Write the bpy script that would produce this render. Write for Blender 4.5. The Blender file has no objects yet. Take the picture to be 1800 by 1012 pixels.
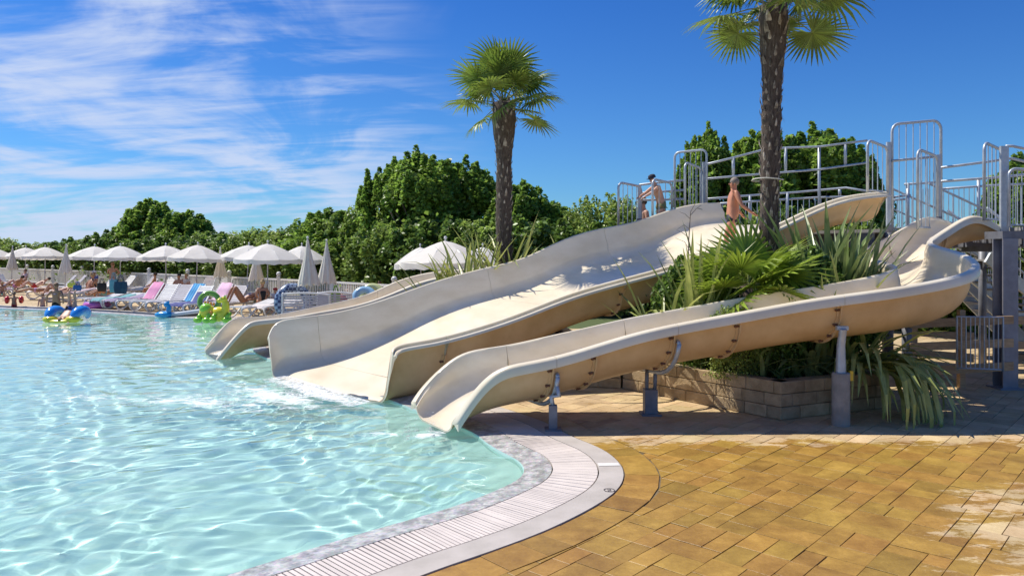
import bpy, math, random
import numpy as np
from mathutils import Vector, Matrix, Euler, geometry
R = math.radians
random.seed(7)
rng = np.random.default_rng(7)
sc = bpy.context.scene
COL = sc.collection

# ------------------------------------------------------------------ camera
CAM_H, HOR, F = 2.15, 445.0, 1300.0
cd = bpy.data.cameras.new('camera'); cam = bpy.data.objects.new('camera', cd); COL.objects.link(cam); sc.camera = cam
cam.location = (0, 0, CAM_H); cam.rotation_euler = (R(90), 0, 0)
cd.sensor_width = 36; cd.lens = 36 * F / 1800; cd.shift_y = (HOR - 506) / 1800; cd.clip_end = 4000; cd.clip_start = 0.1

# ------------------------------------------------------------------ light and sky
SUN = Vector((-.62, .30, 1.0)).normalized()
ELEV = math.asin(SUN.z); AZ = math.atan2(SUN.x, SUN.y)
L = bpy.data.lights.new('sun', 'SUN'); L.energy = 5.0; L.angle = R(.5); L.color = (1, .94, .83)
L.cycles.is_caustics_light = True
lo = bpy.data.objects.new('sun', L); COL.objects.link(lo); lo.rotation_euler = SUN.to_track_quat('Z', 'Y').to_euler()
w = bpy.data.worlds.new('World'); sc.world = w; w.use_nodes = True
SKY_STRENGTH = .115
def build_world():
    nt = w.node_tree; N = nt.nodes; K = nt.links; bg = N['Background']; bg.inputs[1].default_value = SKY_STRENGTH
    sky = N.new('ShaderNodeTexSky'); sky.sky_type = 'NISHITA'; sky.sun_disc = False
    sky.sun_elevation = ELEV; sky.sun_rotation = AZ; sky.ozone_density = 3.0; sky.air_density = 1.0; sky.dust_density = .3
    tint = N.new('ShaderNodeMix'); tint.data_type = 'RGBA'; tint.blend_type = 'MULTIPLY'; tint.inputs[0].default_value = 1
    K.new(sky.outputs[0], tint.inputs[6])
    tc0 = N.new('ShaderNodeTexCoord'); sp0 = N.new('ShaderNodeSeparateXYZ'); K.new(tc0.outputs['Generated'], sp0.inputs[0])
    tr = N.new('ShaderNodeMapRange'); K.new(sp0.outputs[2], tr.inputs[0]); tr.inputs[1].default_value = .05; tr.inputs[2].default_value = .36; tr.inputs[3].default_value = 0; tr.inputs[4].default_value = 1
    tm = N.new('ShaderNodeMix'); tm.data_type = 'RGBA'; K.new(tr.outputs[0], tm.inputs[0]); tm.inputs[6].default_value = (.31, .60, .90, 1); tm.inputs[7].default_value = (.15, .44, .92, 1); K.new(tm.outputs[2], tint.inputs[7])
    tc = N.new('ShaderNodeTexCoord'); sep = N.new('ShaderNodeSeparateXYZ'); K.new(tc.outputs['Generated'], sep.inputs[0])
    def m(op, a, b=None, c=None, clamp=False):
        n = N.new('ShaderNodeMath'); n.operation = op; n.use_clamp = clamp
        for i, v in enumerate((a, b, c)):
            if v is None: continue
            if isinstance(v, (int, float)): n.inputs[i].default_value = v
            else: K.new(v, n.inputs[i])
        return n.outputs[0]
    den = m('ADD', m('MAXIMUM', sep.outputs[2], 0), .16)
    u = m('DIVIDE', sep.outputs[0], den); v = m('DIVIDE', sep.outputs[1], den)
    cmb = N.new('ShaderNodeCombineXYZ'); K.new(u, cmb.inputs[0]); K.new(v, cmb.inputs[1])
    mp = N.new('ShaderNodeMapping'); mp.inputs['Rotation'].default_value = (0, 0, R(-28)); mp.inputs['Scale'].default_value = (1.1, .95, 1); mp.inputs['Location'].default_value = (3.3, 1.4, 0)
    K.new(cmb.outputs[0], mp.inputs[0])
    n1 = N.new('ShaderNodeTexNoise'); n1.inputs['Scale'].default_value = 1.15; n1.inputs['Detail'].default_value = 10; n1.inputs['Roughness'].default_value = .58; n1.inputs['Distortion'].default_value = .9
    K.new(mp.outputs[0], n1.inputs[0])
    mp2 = N.new('ShaderNodeMapping'); mp2.inputs['Rotation'].default_value = (0, 0, R(-35)); mp2.inputs['Scale'].default_value = (.9, 3.6, 1)
    K.new(cmb.outputs[0], mp2.inputs[0])
    n2 = N.new('ShaderNodeTexNoise'); n2.inputs['Scale'].default_value = 1.6; n2.inputs['Detail'].default_value = 8; n2.inputs['Roughness'].default_value = .6; n2.inputs['Distortion'].default_value = .5
    K.new(mp2.outputs[0], n2.inputs[0])
    # cloud bank lies to the west (left); the east is clear
    side = m('DIVIDE', sep.outputs[0], m('MAXIMUM', m('SQRT', m('ADD', m('MULTIPLY', sep.outputs[0], sep.outputs[0]), m('MULTIPLY', sep.outputs[1], sep.outputs[1]))), .001))
    sn = m('ADD', side, m('MULTIPLY', m('SUBTRACT', n1.outputs[0], .5), .5))
    sn = m('ADD', sn, m('MULTIPLY', sep.outputs[2], .25))
    mr = N.new('ShaderNodeMapRange'); mr.interpolation_type = 'SMOOTHSTEP'; K.new(sn, mr.inputs[0]); mr.inputs[1].default_value = .03; mr.inputs[2].default_value = -.20; mr.inputs[3].default_value = 0; mr.inputs[4].default_value = 1
    low = N.new('ShaderNodeMapRange'); K.new(sep.outputs[2], low.inputs[0]); low.inputs[1].default_value = .0; low.inputs[2].default_value = .25; low.inputs[3].default_value = .085; low.inputs[4].default_value = 0
    c = m('ADD', m('MULTIPLY', n1.outputs[0], .62), m('MULTIPLY', n2.outputs[0], .38))
    c = m('ADD', c, low.outputs[0])
    cr = N.new('ShaderNodeMapRange'); cr.interpolation_type = 'SMOOTHSTEP'; K.new(c, cr.inputs[0]); cr.inputs[1].default_value = .455; cr.inputs[2].default_value = .66
    mask = m('MULTIPLY', m('MULTIPLY', cr.outputs[0], mr.outputs[0]), .88, clamp=True)
    mx = N.new('ShaderNodeMix'); mx.data_type = 'RGBA'; K.new(mask, mx.inputs[0]); K.new(tint.outputs[2], mx.inputs[6]); mx.inputs[7].default_value = (4.6, 5.3, 6.9, 1)
    K.new(mx.outputs[2], bg.inputs[0])
build_world()
vs = sc.view_settings; vs.view_transform = 'Standard'; vs.look = 'None'; vs.exposure = .22; vs.gamma = 1
sc.cycles.caustics_refractive = True; sc.cycles.max_bounces = 8; sc.cycles.transparent_max_bounces = 8

def P(px, py, Y): return Vector(((px - 900) / F * Y, Y, CAM_H + (HOR - py) / F * Y))
def G(px, py, z=0.0):
    Y = (CAM_H - z) * F / (py - HOR); return Vector(((px - 900) / F * Y, Y, z))

# ------------------------------------------------------------------ materials
MATS = {}
def mat(name, col, rough=.6, metal=0, col2=None, scale=4, bump=0, bscale=40, tone=0, detail=5, trans=0, spec=.5, coat=0, lo=.35, hi=.65, stretch=None, world=False):
    if name in MATS: return MATS[name]
    m = bpy.data.materials.new(name); m.use_nodes = True; nt = m.node_tree; N = nt.nodes; K = nt.links
    b = N['Principled BSDF']; b.inputs['Roughness'].default_value = rough; b.inputs['Metallic'].default_value = metal
    b.inputs['Specular IOR Level'].default_value = spec; b.inputs['Coat Weight'].default_value = coat; b.inputs['Coat Roughness'].default_value = .15
    if world:
        g = N.new('ShaderNodeNewGeometry'); vec = g.outputs['Position']
    else:
        g = N.new('ShaderNodeTexCoord'); vec = g.outputs['Object']
    if stretch:
        mp = N.new('ShaderNodeMapping'); mp.inputs['Scale'].default_value = stretch; K.new(vec, mp.inputs[0]); vec = mp.outputs[0]
    col = (*col, 1)
    if col2 is None: col2 = tuple(c * .82 for c in col[:3])
    nz = N.new('ShaderNodeTexNoise'); nz.inputs['Scale'].default_value = scale; nz.inputs['Detail'].default_value = detail; nz.inputs['Roughness'].default_value = .6; K.new(vec, nz.inputs[0])
    mr = N.new('ShaderNodeMapRange'); K.new(nz.outputs[0], mr.inputs[0]); mr.inputs[1].default_value = lo; mr.inputs[2].default_value = hi
    mx = N.new('ShaderNodeMix'); mx.data_type = 'RGBA'; K.new(mr.outputs[0], mx.inputs[0]); mx.inputs[6].default_value = col; mx.inputs[7].default_value = (*col2, 1)
    out = mx.outputs[2]
    if tone:
        at = N.new('ShaderNodeAttribute'); at.attribute_name = 'tone'
        mm = N.new('ShaderNodeMapRange'); K.new(at.outputs['Fac'], mm.inputs[0]); mm.inputs[3].default_value = 1 - tone; mm.inputs[4].default_value = 1 + tone
        m2 = N.new('ShaderNodeVectorMath'); m2.operation = 'SCALE'; K.new(out, m2.inputs[0]); K.new(mm.outputs[0], m2.inputs['Scale']); out = m2.outputs[0]
    K.new(out, b.inputs['Base Color'])
    if bump:
        n3 = N.new('ShaderNodeTexNoise'); n3.inputs['Scale'].default_value = bscale; n3.inputs['Detail'].default_value = 4; K.new(vec, n3.inputs[0])
        bp = N.new('ShaderNodeBump'); bp.inputs['Strength'].default_value = bump; bp.inputs['Distance'].default_value = .01; K.new(n3.outputs[0], bp.inputs['Height']); K.new(bp.outputs[0], b.inputs['Normal'])
    if trans:
        t = N.new('ShaderNodeBsdfTranslucent'); K.new(out, t.inputs[0]); ms = N.new('ShaderNodeMixShader'); ms.inputs[0].default_value = trans
        K.new(b.outputs[0], ms.inputs[1]); K.new(t.outputs[0], ms.inputs[2]); K.new(ms.outputs[0], N['Material Output'].inputs[0])
    MATS[name] = m; return m

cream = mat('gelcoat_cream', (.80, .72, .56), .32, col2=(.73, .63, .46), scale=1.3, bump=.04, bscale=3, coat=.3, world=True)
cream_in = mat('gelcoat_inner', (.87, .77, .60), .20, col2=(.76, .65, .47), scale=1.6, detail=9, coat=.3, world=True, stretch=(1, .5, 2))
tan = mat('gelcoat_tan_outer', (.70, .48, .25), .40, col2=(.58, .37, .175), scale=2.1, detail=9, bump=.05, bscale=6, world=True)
dark_gap = mat('joint_sealant', (.20, .16, .11), .7)
rust = mat('rusty_bolt', (.10, .05, .035), .6, col2=(.2, .08, .04), scale=60)
steel = mat('galvanised_steel', (.50, .54, .58), .42, .35, col2=(.38, .42, .47), scale=9, bump=.1, bscale=50, world=True)
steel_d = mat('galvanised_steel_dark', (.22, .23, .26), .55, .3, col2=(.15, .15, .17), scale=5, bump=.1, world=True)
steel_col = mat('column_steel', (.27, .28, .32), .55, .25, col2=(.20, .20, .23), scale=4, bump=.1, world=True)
deckplate = mat('tower_deck_plate', (.33, .32, .31), .7, col2=(.24, .23, .22), scale=3, world=True)
concrete = mat('concrete', (.34, .31, .27), .85, col2=(.22, .21, .19), scale=5, bump=.5, bscale=60, world=True)
wood = mat('brown_board', (.56, .37, .20), .7, col2=(.40, .25, .13), scale=4, stretch=(1, 8, 8), bump=.3, bscale=20, tone=.2, world=True)
white_pl = mat('white_plastic', (.72, .71, .70), .4, col2=(.62, .61, .60), scale=5, tone=.1)
grey_pl = mat('grey_sling', (.47, .46, .50), .6, col2=(.40, .38, .42), scale=8, tone=.1)
canvas = mat('white_canvas', (.84, .82, .78), .8, col2=(.78, .76, .72), scale=3, trans=.32, tone=.06)
canvas_c = mat('ecru_canvas', (.84, .77, .66), .85, col2=(.74, .66, .56), scale=6, trans=.12, stretch=(6, 6, .6))
fencew = mat('fence_white', (.80, .79, .76), .6, col2=(.70, .69, .66), scale=2)
def fabric(n, c, c2=None, sc_=9): return mat('fabric_' + n, c, .85, col2=c2, scale=sc_, trans=.1)
skin_a = mat('skin_tanned', (.46, .23, .13), .5, col2=(.38, .18, .10), scale=8)
skin_b = mat('skin_light', (.62, .36, .25), .5, col2=(.55, .29, .19), scale=8)
hair_d = mat('hair_dark', (.035, .022, .015), .6, scale=60, bump=.6)
hair_b = mat('hair_brown', (.22, .11, .05), .6, scale=60, bump=.6)
hair_l = mat('hair_blond', (.45, .30, .14), .6, scale=60, bump=.6)
bark = mat('bark', (.09, .065, .045), .9, col2=(.16, .12, .09), scale=12, bump=.8, bscale=30)
fibre = mat('palm_fibre', (.055, .038, .028), .95, col2=(.12, .09, .07), scale=14, stretch=(3, 3, .6), bump=1, bscale=50)
stub = mat('palm_leaf_base', (.42, .36, .29), .9, col2=(.07, .05, .04), scale=9, tone=.45)
soil = mat('soil', (.07, .05, .035), .95, col2=(.035, .025, .02), scale=6, bump=1, bscale=20)

def leafmat(name, c, c2, trans=.35, rough=.42, tone=.58, scale=.8, spec=.5):
    return mat(name, c, rough, col2=c2, scale=scale, tone=tone, trans=trans, world=True, spec=spec)
leaf_a = leafmat('leaf_tree', (.30, .43, .075), (.17, .29, .05), trans=.48)
leaf_b = leafmat('leaf_hedge', (.30, .40, .09), (.18, .28, .05), trans=.42)
leaf_c = leafmat('leaf_dark', (.19, .30, .06), (.11, .19, .035), trans=.4)
leaf_y = leafmat('leaf_light', (.36, .45, .11), (.24, .34, .07), trans=.42)
frond_m = leafmat('palm_frond', (.24, .32, .05), (.12, .19, .03), trans=.3, rough=.4, tone=.35, scale=3)
frond_y = leafmat('palm_frond_young', (.32, .42, .05), (.20, .30, .035), trans=.35, rough=.38, tone=.3, scale=3)
flax = leafmat('flax_blade', (.42, .45, .14), (.26, .31, .08), trans=.25, rough=.4, tone=.35, scale=5)
flax_d = leafmat('flax_blade_dark', (.17, .25, .08), (.26, .32, .13), trans=.2, rough=.38, tone=.4, scale=3)

# ------------------------------------------------------------------ mesh builder
class MB:
    def __init__(s): s.v = []; s.f = []; s.mi = []; s.t = []; s.m = 0; s.tone = .5
    def add(s, vs, fs, m=None, tone=None):
        o = len(s.v); s.v += [tuple(v) for v in vs]
        for f in fs: s.f.append(tuple(i + o for i in f)); s.mi.append(s.m if m is None else m); s.t.append(s.tone if tone is None else tone)
        return s
    def box(s, c, d, rz=0, M=None, **k):
        c = Vector(c); h = Vector(d) / 2; M = M or Matrix.Rotation(rz, 3, 'Z')
        vs = [c + M @ Vector((x * h.x, y * h.y, z * h.z)) for x in (-1, 1) for y in (-1, 1) for z in (-1, 1)]
        return s.add(vs, [(0, 1, 3, 2), (4, 6, 7, 5), (0, 4, 5, 1), (2, 3, 7, 6), (0, 2, 6, 4), (1, 5, 7, 3)], **k)
    def beam(s, a, b, wd, ht, **k):
        a = Vector(a); b = Vector(b); d = b - a; q = d.to_track_quat('X', 'Z').to_matrix()
        return s.box((a + b) / 2, (d.length, wd, ht), M=q, **k)
    def tube(s, pts, r, n=8, close=False, **k):
        pts = [Vector(p) for p in pts]; N = len(pts); rs = r if isinstance(r, (list, tuple)) else [r] * N
        vs = []; fs = []; prev = None
        for i, p in enumerate(pts):
            if close: t = pts[(i + 1) % N] - pts[i - 1]
            else: t = pts[min(i + 1, N - 1)] - pts[max(i - 1, 0)]
            t = t.normalized() if t.length > 1e-9 else Vector((0, 0, 1))
            if prev is None: u = t.cross(Vector((0, 0, 1)) if abs(t.z) < .9 else Vector((1, 0, 0))).normalized()
            else: u = (prev - t * prev.dot(t)); u = u.normalized() if u.length > 1e-6 else t.orthogonal().normalized()
            prev = u; b = t.cross(u)
            for j in range(n):
                a = 2 * math.pi * j / n; vs.append(p + (u * math.cos(a) + b * math.sin(a)) * rs[i])
        for i in range(N if close else N - 1):
            for j in range(n):
                a = i * n + j; b_ = i * n + (j + 1) % n; c = ((i + 1) % N) * n + (j + 1) % n; d = ((i + 1) % N) * n + j
                fs.append((a, b_, c, d))
        if not close: fs.append(tuple(range(n))[::-1]); fs.append(tuple((N - 1) * n + j for j in range(n)))
        return s.add(vs, fs, **k)
    def lathe(s, prof, n=16, c=(0, 0, 0), close=True, **k):
        vs = []; fs = []; c = Vector(c)
        for r, z in prof:
            for j in range(n): a = 2 * math.pi * j / n; vs.append(c + Vector((r * math.cos(a), r * math.sin(a), z)))
        for i in range(len(prof) - 1):
            for j in range(n): fs.append((i * n + j, i * n + (j + 1) % n, (i + 1) * n + (j + 1) % n, (i + 1) * n + j))
        return s.add(vs, fs, **k)
    def ball(s, c, r, n=10, m=6, **k):
        rr = r if isinstance(r, (tuple, list)) else (r, r, r); c = Vector(c); vs = [c + Vector((0, 0, -rr[2]))]; fs = []
        for i in range(1, m):
            th = math.pi * i / m
            for j in range(n): a = 2 * math.pi * j / n; vs.append(c + Vector((rr[0] * math.sin(th) * math.cos(a), rr[1] * math.sin(th) * math.sin(a), -rr[2] * math.cos(th))))
        vs.append(c + Vector((0, 0, rr[2])))
        for j in range(n): fs.append((0, 1 + (j + 1) % n, 1 + j)); fs.append((len(vs) - 1, 1 + (m - 2) * n + j, 1 + (m - 2) * n + (j + 1) % n))
        for i in range(m - 2):
            for j in range(n): fs.append((1 + i * n + j, 1 + i * n + (j + 1) % n, 1 + (i + 1) * n + (j + 1) % n, 1 + (i + 1) * n + j))
        return s.add(vs, fs, **k)
    def mesh(s, name, mats, smooth=False):
        me = bpy.data.meshes.new(name); me.from_pydata(s.v, [], s.f)
        for m in (mats if isinstance(mats, (list, tuple)) else [mats]): me.materials.append(m)
        me.polygons.foreach_set('material_index', s.mi)
        at = me.attributes.new('tone', 'FLOAT', 'FACE'); at.data.foreach_set('value', s.t)
        if smooth: me.shade_smooth()
        me.update(); return me
    def build(s, name, mats, parent=None, smooth=False, world=True, kind=None):
        if parent is not None and world:
            l = parent.location; p = parent.parent
            while p is not None: l = l + p.location; p = p.parent
            s.v = [(v[0] - l.x, v[1] - l.y, v[2] - l.z) for v in s.v]
        return link(name, s.mesh(name, mats, smooth), parent, kind)
def link(name, me, parent=None, kind=None, loc=None, rot=None):
    o = bpy.data.objects.new(name, me); COL.objects.link(o)
    if parent is not None: o.parent = parent
    if kind: o['kind'] = kind
    if loc is not None: o.location = loc
    if rot is not None: o.rotation_euler = rot
    return o
def tag(o, label, cat, group=None):
    o['label'] = label; o['category'] = cat
    if group: o['group'] = group
    return o
def thing(name, label, cat, loc=(0, 0, 0), rz=0, group=None):
    o = bpy.data.objects.new(name, None); COL.objects.link(o); o.location = loc; o.rotation_euler = (0, 0, rz); o.empty_display_size = .1
    return tag(o, label, cat, group)
def copy_tree(o, parent=None):
    c = o.copy(); COL.objects.link(c)
    if parent is not None: c.parent = parent
    for ch in list(o.children): copy_tree(ch, c)
    return c
def smooth_by_angle(o, deg=35):
    try: o.data.shade_smooth(); o.data.set_sharp_from_angle(angle=R(deg))
    except Exception: pass
def spline(pts, per=6):
    out = []; n = len(pts)
    for i in range(n - 1):
        p0 = pts[max(i - 1, 0)]; p1 = pts[i]; p2 = pts[i + 1]; p3 = pts[min(i + 2, n - 1)]
        for k in range(per):
            t = k / per
            out.append(tuple(.5 * ((2 * b) + (-a + c) * t + (2 * a - 5 * b + 4 * c - d) * t * t + (-a + 3 * b - 3 * c + d) * t ** 3) for a, b, c, d in zip(p0, p1, p2, p3)))
    out.append(tuple(pts[-1])); return out
ORD = ['first', 'second', 'third', 'fourth', 'fifth', 'sixth', 'seventh', 'eighth', 'ninth', 'tenth', 'eleventh', 'twelfth', 'thirteenth', 'fourteenth']

# ------------------------------------------------------------------ pool outline (outer edge of the rim, walking from beside the camera round to the far shore)
edge_ctrl = [(-9, -3.5), (-6, -.35), (-3, 2.55), (-1.6, 3.93), (-.6, 4.93), (-.12, 5.36), (.28, 5.75), (.68, 6.25), (.95, 6.7), (1.09, 7.17), (1.10, 7.65), (.98, 8.15), (.68, 8.75), (.32, 9.6), (-.72, 11.15), (-2.0, 12.95), (-3.5, 14.9), (-4.7, 16.6), (-5.3, 18.2), (-5.7, 20), (-6.3, 22.3), (-8.8, 24.9), (-11.2, 25.9), (-13.8, 27.4), (-17, 29.0), (-21.5, 30.8), (-32, 36), (-48, 41)]
edge = [Vector((a[0], a[1], 0)) for a in spline(edge_ctrl, 10)]
# even spacing
def resample(pts, step):
    out = [pts[0]]; acc = 0
    for a, b in zip(pts, pts[1:]):
        d = (b - a).length
        while acc + d >= step:
            t = (step - acc) / d; a = a.lerp(b, t); out.append(a); d = (b - a).length; acc = 0
        acc += d
    return out
edge = resample(edge, .12)
def normals(pts):
    out = []
    for i in range(len(pts)):
        t = (pts[min(i + 1, len(pts) - 1)] - pts[max(i - 1, 0)]).normalized(); out.append(Vector((-t.y, t.x, 0)))   # to the left of travel = into the pool
    return out
EN = normals(edge)
def strip(mb, pts, nr, o0, o1, z0, z1, **k):
    vs = []
    for p, n in zip(pts, nr): vs += [p + n * o0 + Vector((0, 0, z0)), p + n * o1 + Vector((0, 0, z1))]
    mb.add(vs, [(2 * i, 2 * i + 2, 2 * i + 3, 2 * i + 1) for i in range(len(pts) - 1)], **k)

def ground_material():
    m = bpy.data.materials.new('paving_far'); m.use_nodes = True; nt = m.node_tree; N = nt.nodes; K = nt.links; b = N['Principled BSDF']
    g = N.new('ShaderNodeNewGeometry')
    n = N.new('ShaderNodeTexNoise'); n.inputs['Scale'].default_value = 1.2; n.inputs['Detail'].default_value = 8; K.new(g.outputs['Position'], n.inputs[0])
    c = N.new('ShaderNodeValToRGB'); K.new(n.outputs[0], c.inputs[0]); c.color_ramp.elements[0].position = .35; c.color_ramp.elements[0].color = (.46, .33, .17, 1); c.color_ramp.elements[1].position = .65; c.color_ramp.elements[1].color = (.58, .45, .27, 1)
    mp = N.new('ShaderNodeMapping'); mp.inputs['Rotation'].default_value = (0, 0, R(-48)); K.new(g.outputs['Position'], mp.inputs[0])
    br = N.new('ShaderNodeTexBrick'); K.new(mp.outputs[0], br.inputs[0]); br.inputs['Scale'].default_value = 1; br.inputs['Brick Width'].default_value = .4; br.inputs['Row Height'].default_value = .28; br.inputs['Mortar Size'].default_value = .008
    br.inputs['Color1'].default_value = (1, 1, 1, 1); br.inputs['Color2'].default_value = (.84, .84, .84, 1); br.inputs['Mortar'].default_value = (.4, .38, .35, 1)
    mx = N.new('ShaderNodeMix'); mx.data_type = 'RGBA'; mx.blend_type = 'MULTIPLY'; mx.inputs[0].default_value = 1; K.new(c.outputs[0], mx.inputs[6]); K.new(br.outputs[0], mx.inputs[7])
    # the paving ends behind the fence: grass there
    sep = N.new('ShaderNodeSeparateXYZ'); K.new(g.outputs['Position'], sep.inputs[0])
    a0 = N.new('ShaderNodeMath'); a0.operation = 'MINIMUM'; K.new(sep.outputs[0], a0.inputs[0]); a0.inputs[1].default_value = 1.5; a1 = N.new('ShaderNodeMath'); a1.operation = 'MULTIPLY_ADD'; K.new(a0.outputs[0], a1.inputs[0]); a1.inputs[1].default_value = .9; K.new(sep.outputs[1], a1.inputs[2])
    gt = N.new('ShaderNodeMath'); gt.operation = 'GREATER_THAN'; K.new(a1.outputs[0], gt.inputs[0]); gt.inputs[1].default_value = 22.6
    m2 = N.new('ShaderNodeMix'); m2.data_type = 'RGBA'; K.new(gt.outputs[0], m2.inputs[0]); K.new(mx.outputs[2], m2.inputs[6]); m2.inputs[7].default_value = (.07, .10, .03, 1)
    K.new(m2.outputs[2], b.inputs['Base Color']); b.inputs['Roughness'].default_value = .8
    return m
def build_ground():
    pool = [(p.x, p.y) for p in edge] + [(-70, 41), (-70, -12), (-14, -12)]
    outer = [(-700, -60), (700, -60), (700, 900), (-700, 900)]
    polys = [[Vector((x, y, 0)) for x, y in outer], [Vector((x, y, 0)) for x, y in pool]]
    tris = geometry.tessellate_polygon(polys)
    vs = [(x, y, -.014) for x, y in outer + pool]
    me = bpy.data.meshes.new('ground'); me.from_pydata(vs, [], [t for t in tris]); me.materials.append(ground_material()); me.update()
    import bmesh
    bm = bmesh.new(); bm.from_mesh(me); bmesh.ops.recalc_face_normals(bm, faces=bm.faces)
    for f in bm.faces:
        if f.normal.z < 0: f.normal_flip()
    bm.to_mesh(me); bm.free()
    link('ground', me, kind='structure')
build_ground()

# ------------------------------------------------------------------ pool rim: coping, grating, pebbled beach strip
coping_m = mat('coping_stone', (.50, .45, .41), .62, col2=(.41, .37, .33), scale=3, bump=.15, bscale=90, world=True)
grate_m = mat('grate_plastic', (.70, .62, .56), .5, col2=(.60, .53, .48), scale=3, world=True, tone=.05)
chan_m = mat('gutter_channel', (.06, .065, .06), .8)
def mosaic_material():
    m = bpy.data.materials.new('wet_mosaic'); m.use_nodes = True; nt = m.node_tree; N = nt.nodes; K = nt.links; b = N['Principled BSDF']
    g = N.new('ShaderNodeNewGeometry'); v = N.new('ShaderNodeTexVoronoi'); v.inputs['Scale'].default_value = 42; K.new(g.outputs['Position'], v.inputs[0])
    n = N.new('ShaderNodeTexNoise'); n.inputs['Scale'].default_value = 9; n.inputs['Detail'].default_value = 8; K.new(g.outputs['Position'], n.inputs[0])
    c = N.new('ShaderNodeValToRGB'); K.new(n.outputs[0], c.inputs[0]); c.color_ramp.elements[0].position = .38; c.color_ramp.elements[0].color = (.27, .25, .22, 1); c.color_ramp.elements[1].position = .62; c.color_ramp.elements[1].color = (.50, .47, .42, 1)
    mx = N.new('ShaderNodeMix'); mx.data_type = 'RGBA'; mx.blend_type = 'OVERLAY'; mx.inputs[0].default_value = .35; K.new(c.outputs[0], mx.inputs[6]); K.new(v.outputs['Color'], mx.inputs[7])
    hs = N.new('ShaderNodeHueSaturation'); hs.inputs['Saturation'].default_value = .3; K.new(mx.outputs[2], hs.inputs['Color'])
    K.new(hs.outputs[0], b.inputs['Base Color']); b.inputs['Roughness'].default_value = .3
    bp = N.new('ShaderNodeBump'); bp.inputs['Strength'].default_value = .5; bp.inputs['Distance'].default_value = .006; K.new(v.outputs['Distance'], bp.inputs['Height']); K.new(bp.outputs[0], b.inputs['Normal'])
    return m
mosaic = mosaic_material()
OFF = dict(c0=.008, c1=.245, g0=.258, g1=.70, m0=.712, m1=.99)
pool_edge = bpy.data.objects.new('pool_edge', None); COL.objects.link(pool_edge); pool_edge['kind'] = 'structure'
mb = MB(); strip(mb, edge, EN, OFF['c0'], OFF['c1'], .004, .004); strip(mb, edge, EN, OFF['c0'], OFF['c0'], .004, -.05)
strip(mb, edge, EN, OFF['c1'], OFF['c1'], -.06, .004); mb.build('coping', coping_m, pool_edge)
mb = MB(); strip(mb, edge, EN, OFF['c0'] - .02, OFF['m0'], -.07, -.07); mb.build('gutter_channel', chan_m, pool_edge)
mb = MB(); strip(mb, edge, EN, OFF['m0'], OFF['m0'], -.08, .002); strip(mb, edge, EN, OFF['m0'], OFF['m0'] + .06, .002, -.004); strip(mb, edge, EN, OFF['m0'] + .06, OFF['m1'], -.004, -.026); mz = mb.build('mosaic_strip', mosaic, pool_edge)
def grating():
    fine = resample([p.copy() for p in edge], .0415); fn = normals(fine)
    near = [i for i, p in enumerate(fine) if 2.2 < p.y < 12.2 and p.x > -3.2 and p.x < 1.2]
    near.sort(key=lambda i: fine[i].length); vis = [i for i in near if fine[i].y > 4.1]
    single = set(vis[:300])
    rest = MB(); hw = .0165
    for i, (p, n) in enumerate(zip(fine, fn)):
        if p.y < 1.0 or p.y > 26: continue
        t = Vector((n.y, -n.x, 0)); d = random.uniform(-.0008, .0008)
        a = p + n * OFF['g0']; b = p + n * OFF['g1']; k0, k1 = 1 + 0, .93 if True else 1
        # slats pack closer at the inner side of the curve
        def corner(q, s_, z, sc_=1): return q + t * (s_ * hw * sc_) + Vector((0, 0, z))
        vs = [corner(a, -1, .0025 + d), corner(a, 1, .0025 + d), corner(b, 1, .0025 + d, .93), corner(b, -1, .0025 + d, .93), corner(a, -1, -.028), corner(a, 1, -.028), corner(b, 1, -.028, .93), corner(b, -1, -.028, .93)]
        fs = [(0, 1, 2, 3), (0, 3, 7, 4), (1, 5, 6, 2), (0, 4, 5, 1), (3, 2, 6, 7)]
        if i in single:
            m1 = MB(); m1.add(vs, fs, tone=random.random()); m1.build('grate_slat', grate_m, pool_edge)
        else: rest.add(vs, fs, tone=random.random())
    rest.build('grate_slat', grate_m, pool_edge, kind='stuff')
grating()
# markings on the coping: white tile strip and a small painted ring with a figure
white_paint = mat('white_tile', (.82, .80, .76), .4); ink = mat('dark_ink', (.09, .07, .07), .7)
pa = G(1055, 817); pb = G(1090, 819)
def near_edge(q):
    i = min(range(len(edge)), key=lambda k: (edge[k] - q).length_squared); return i
i0 = near_edge(G(1093, 818)); p = edge[i0]; n = EN[i0]; t = Vector((n.y, -n.x, 0))
mb = MB(); zz = Vector((0, 0, .008)); mb.add([p + n * .02 + t * .05 + zz, p + n * .235 + t * .05 + zz, p + n * .235 - t * .05 + zz, p + n * .02 - t * .05 + zz], [(0, 1, 2, 3)]); mb.build('white_tile', white_paint, pool_edge)
q = G(1071, 862); q.z = .0085; mb = MB(); ux = Vector((1, 0, 0)); uy = Vector((0, 1, 0)); NS = 40
ring = []
for k in range(NS): a = 2 * math.pi * k / NS; e = ux * math.cos(a) + uy * math.sin(a); ring += [q + e * .052, q + e * .043]
mb.add(ring, [(2 * k, 2 * ((k + 1) % NS), 2 * ((k + 1) % NS) + 1, 2 * k + 1) for k in range(NS) if k % 20 > 1])
two = [(-.018, .016), (-.008, .026), (.010, .024), (.014, .010), (-.002, -.008), (-.018, -.024), (.020, -.024)]
for a, b in zip(two, two[1:]):
    a = q + Vector((a[0], a[1], 0)); b = q + Vector((b[0], b[1], 0)); s_ = (b - a).normalized(); s_ = Vector((-s_.y, s_.x, 0)) * .004
    mb.add([a + s_, b + s_, b - s_, a - s_], [(0, 1, 2, 3)])
mb.build('painted_number', ink, pool_edge)

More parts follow.
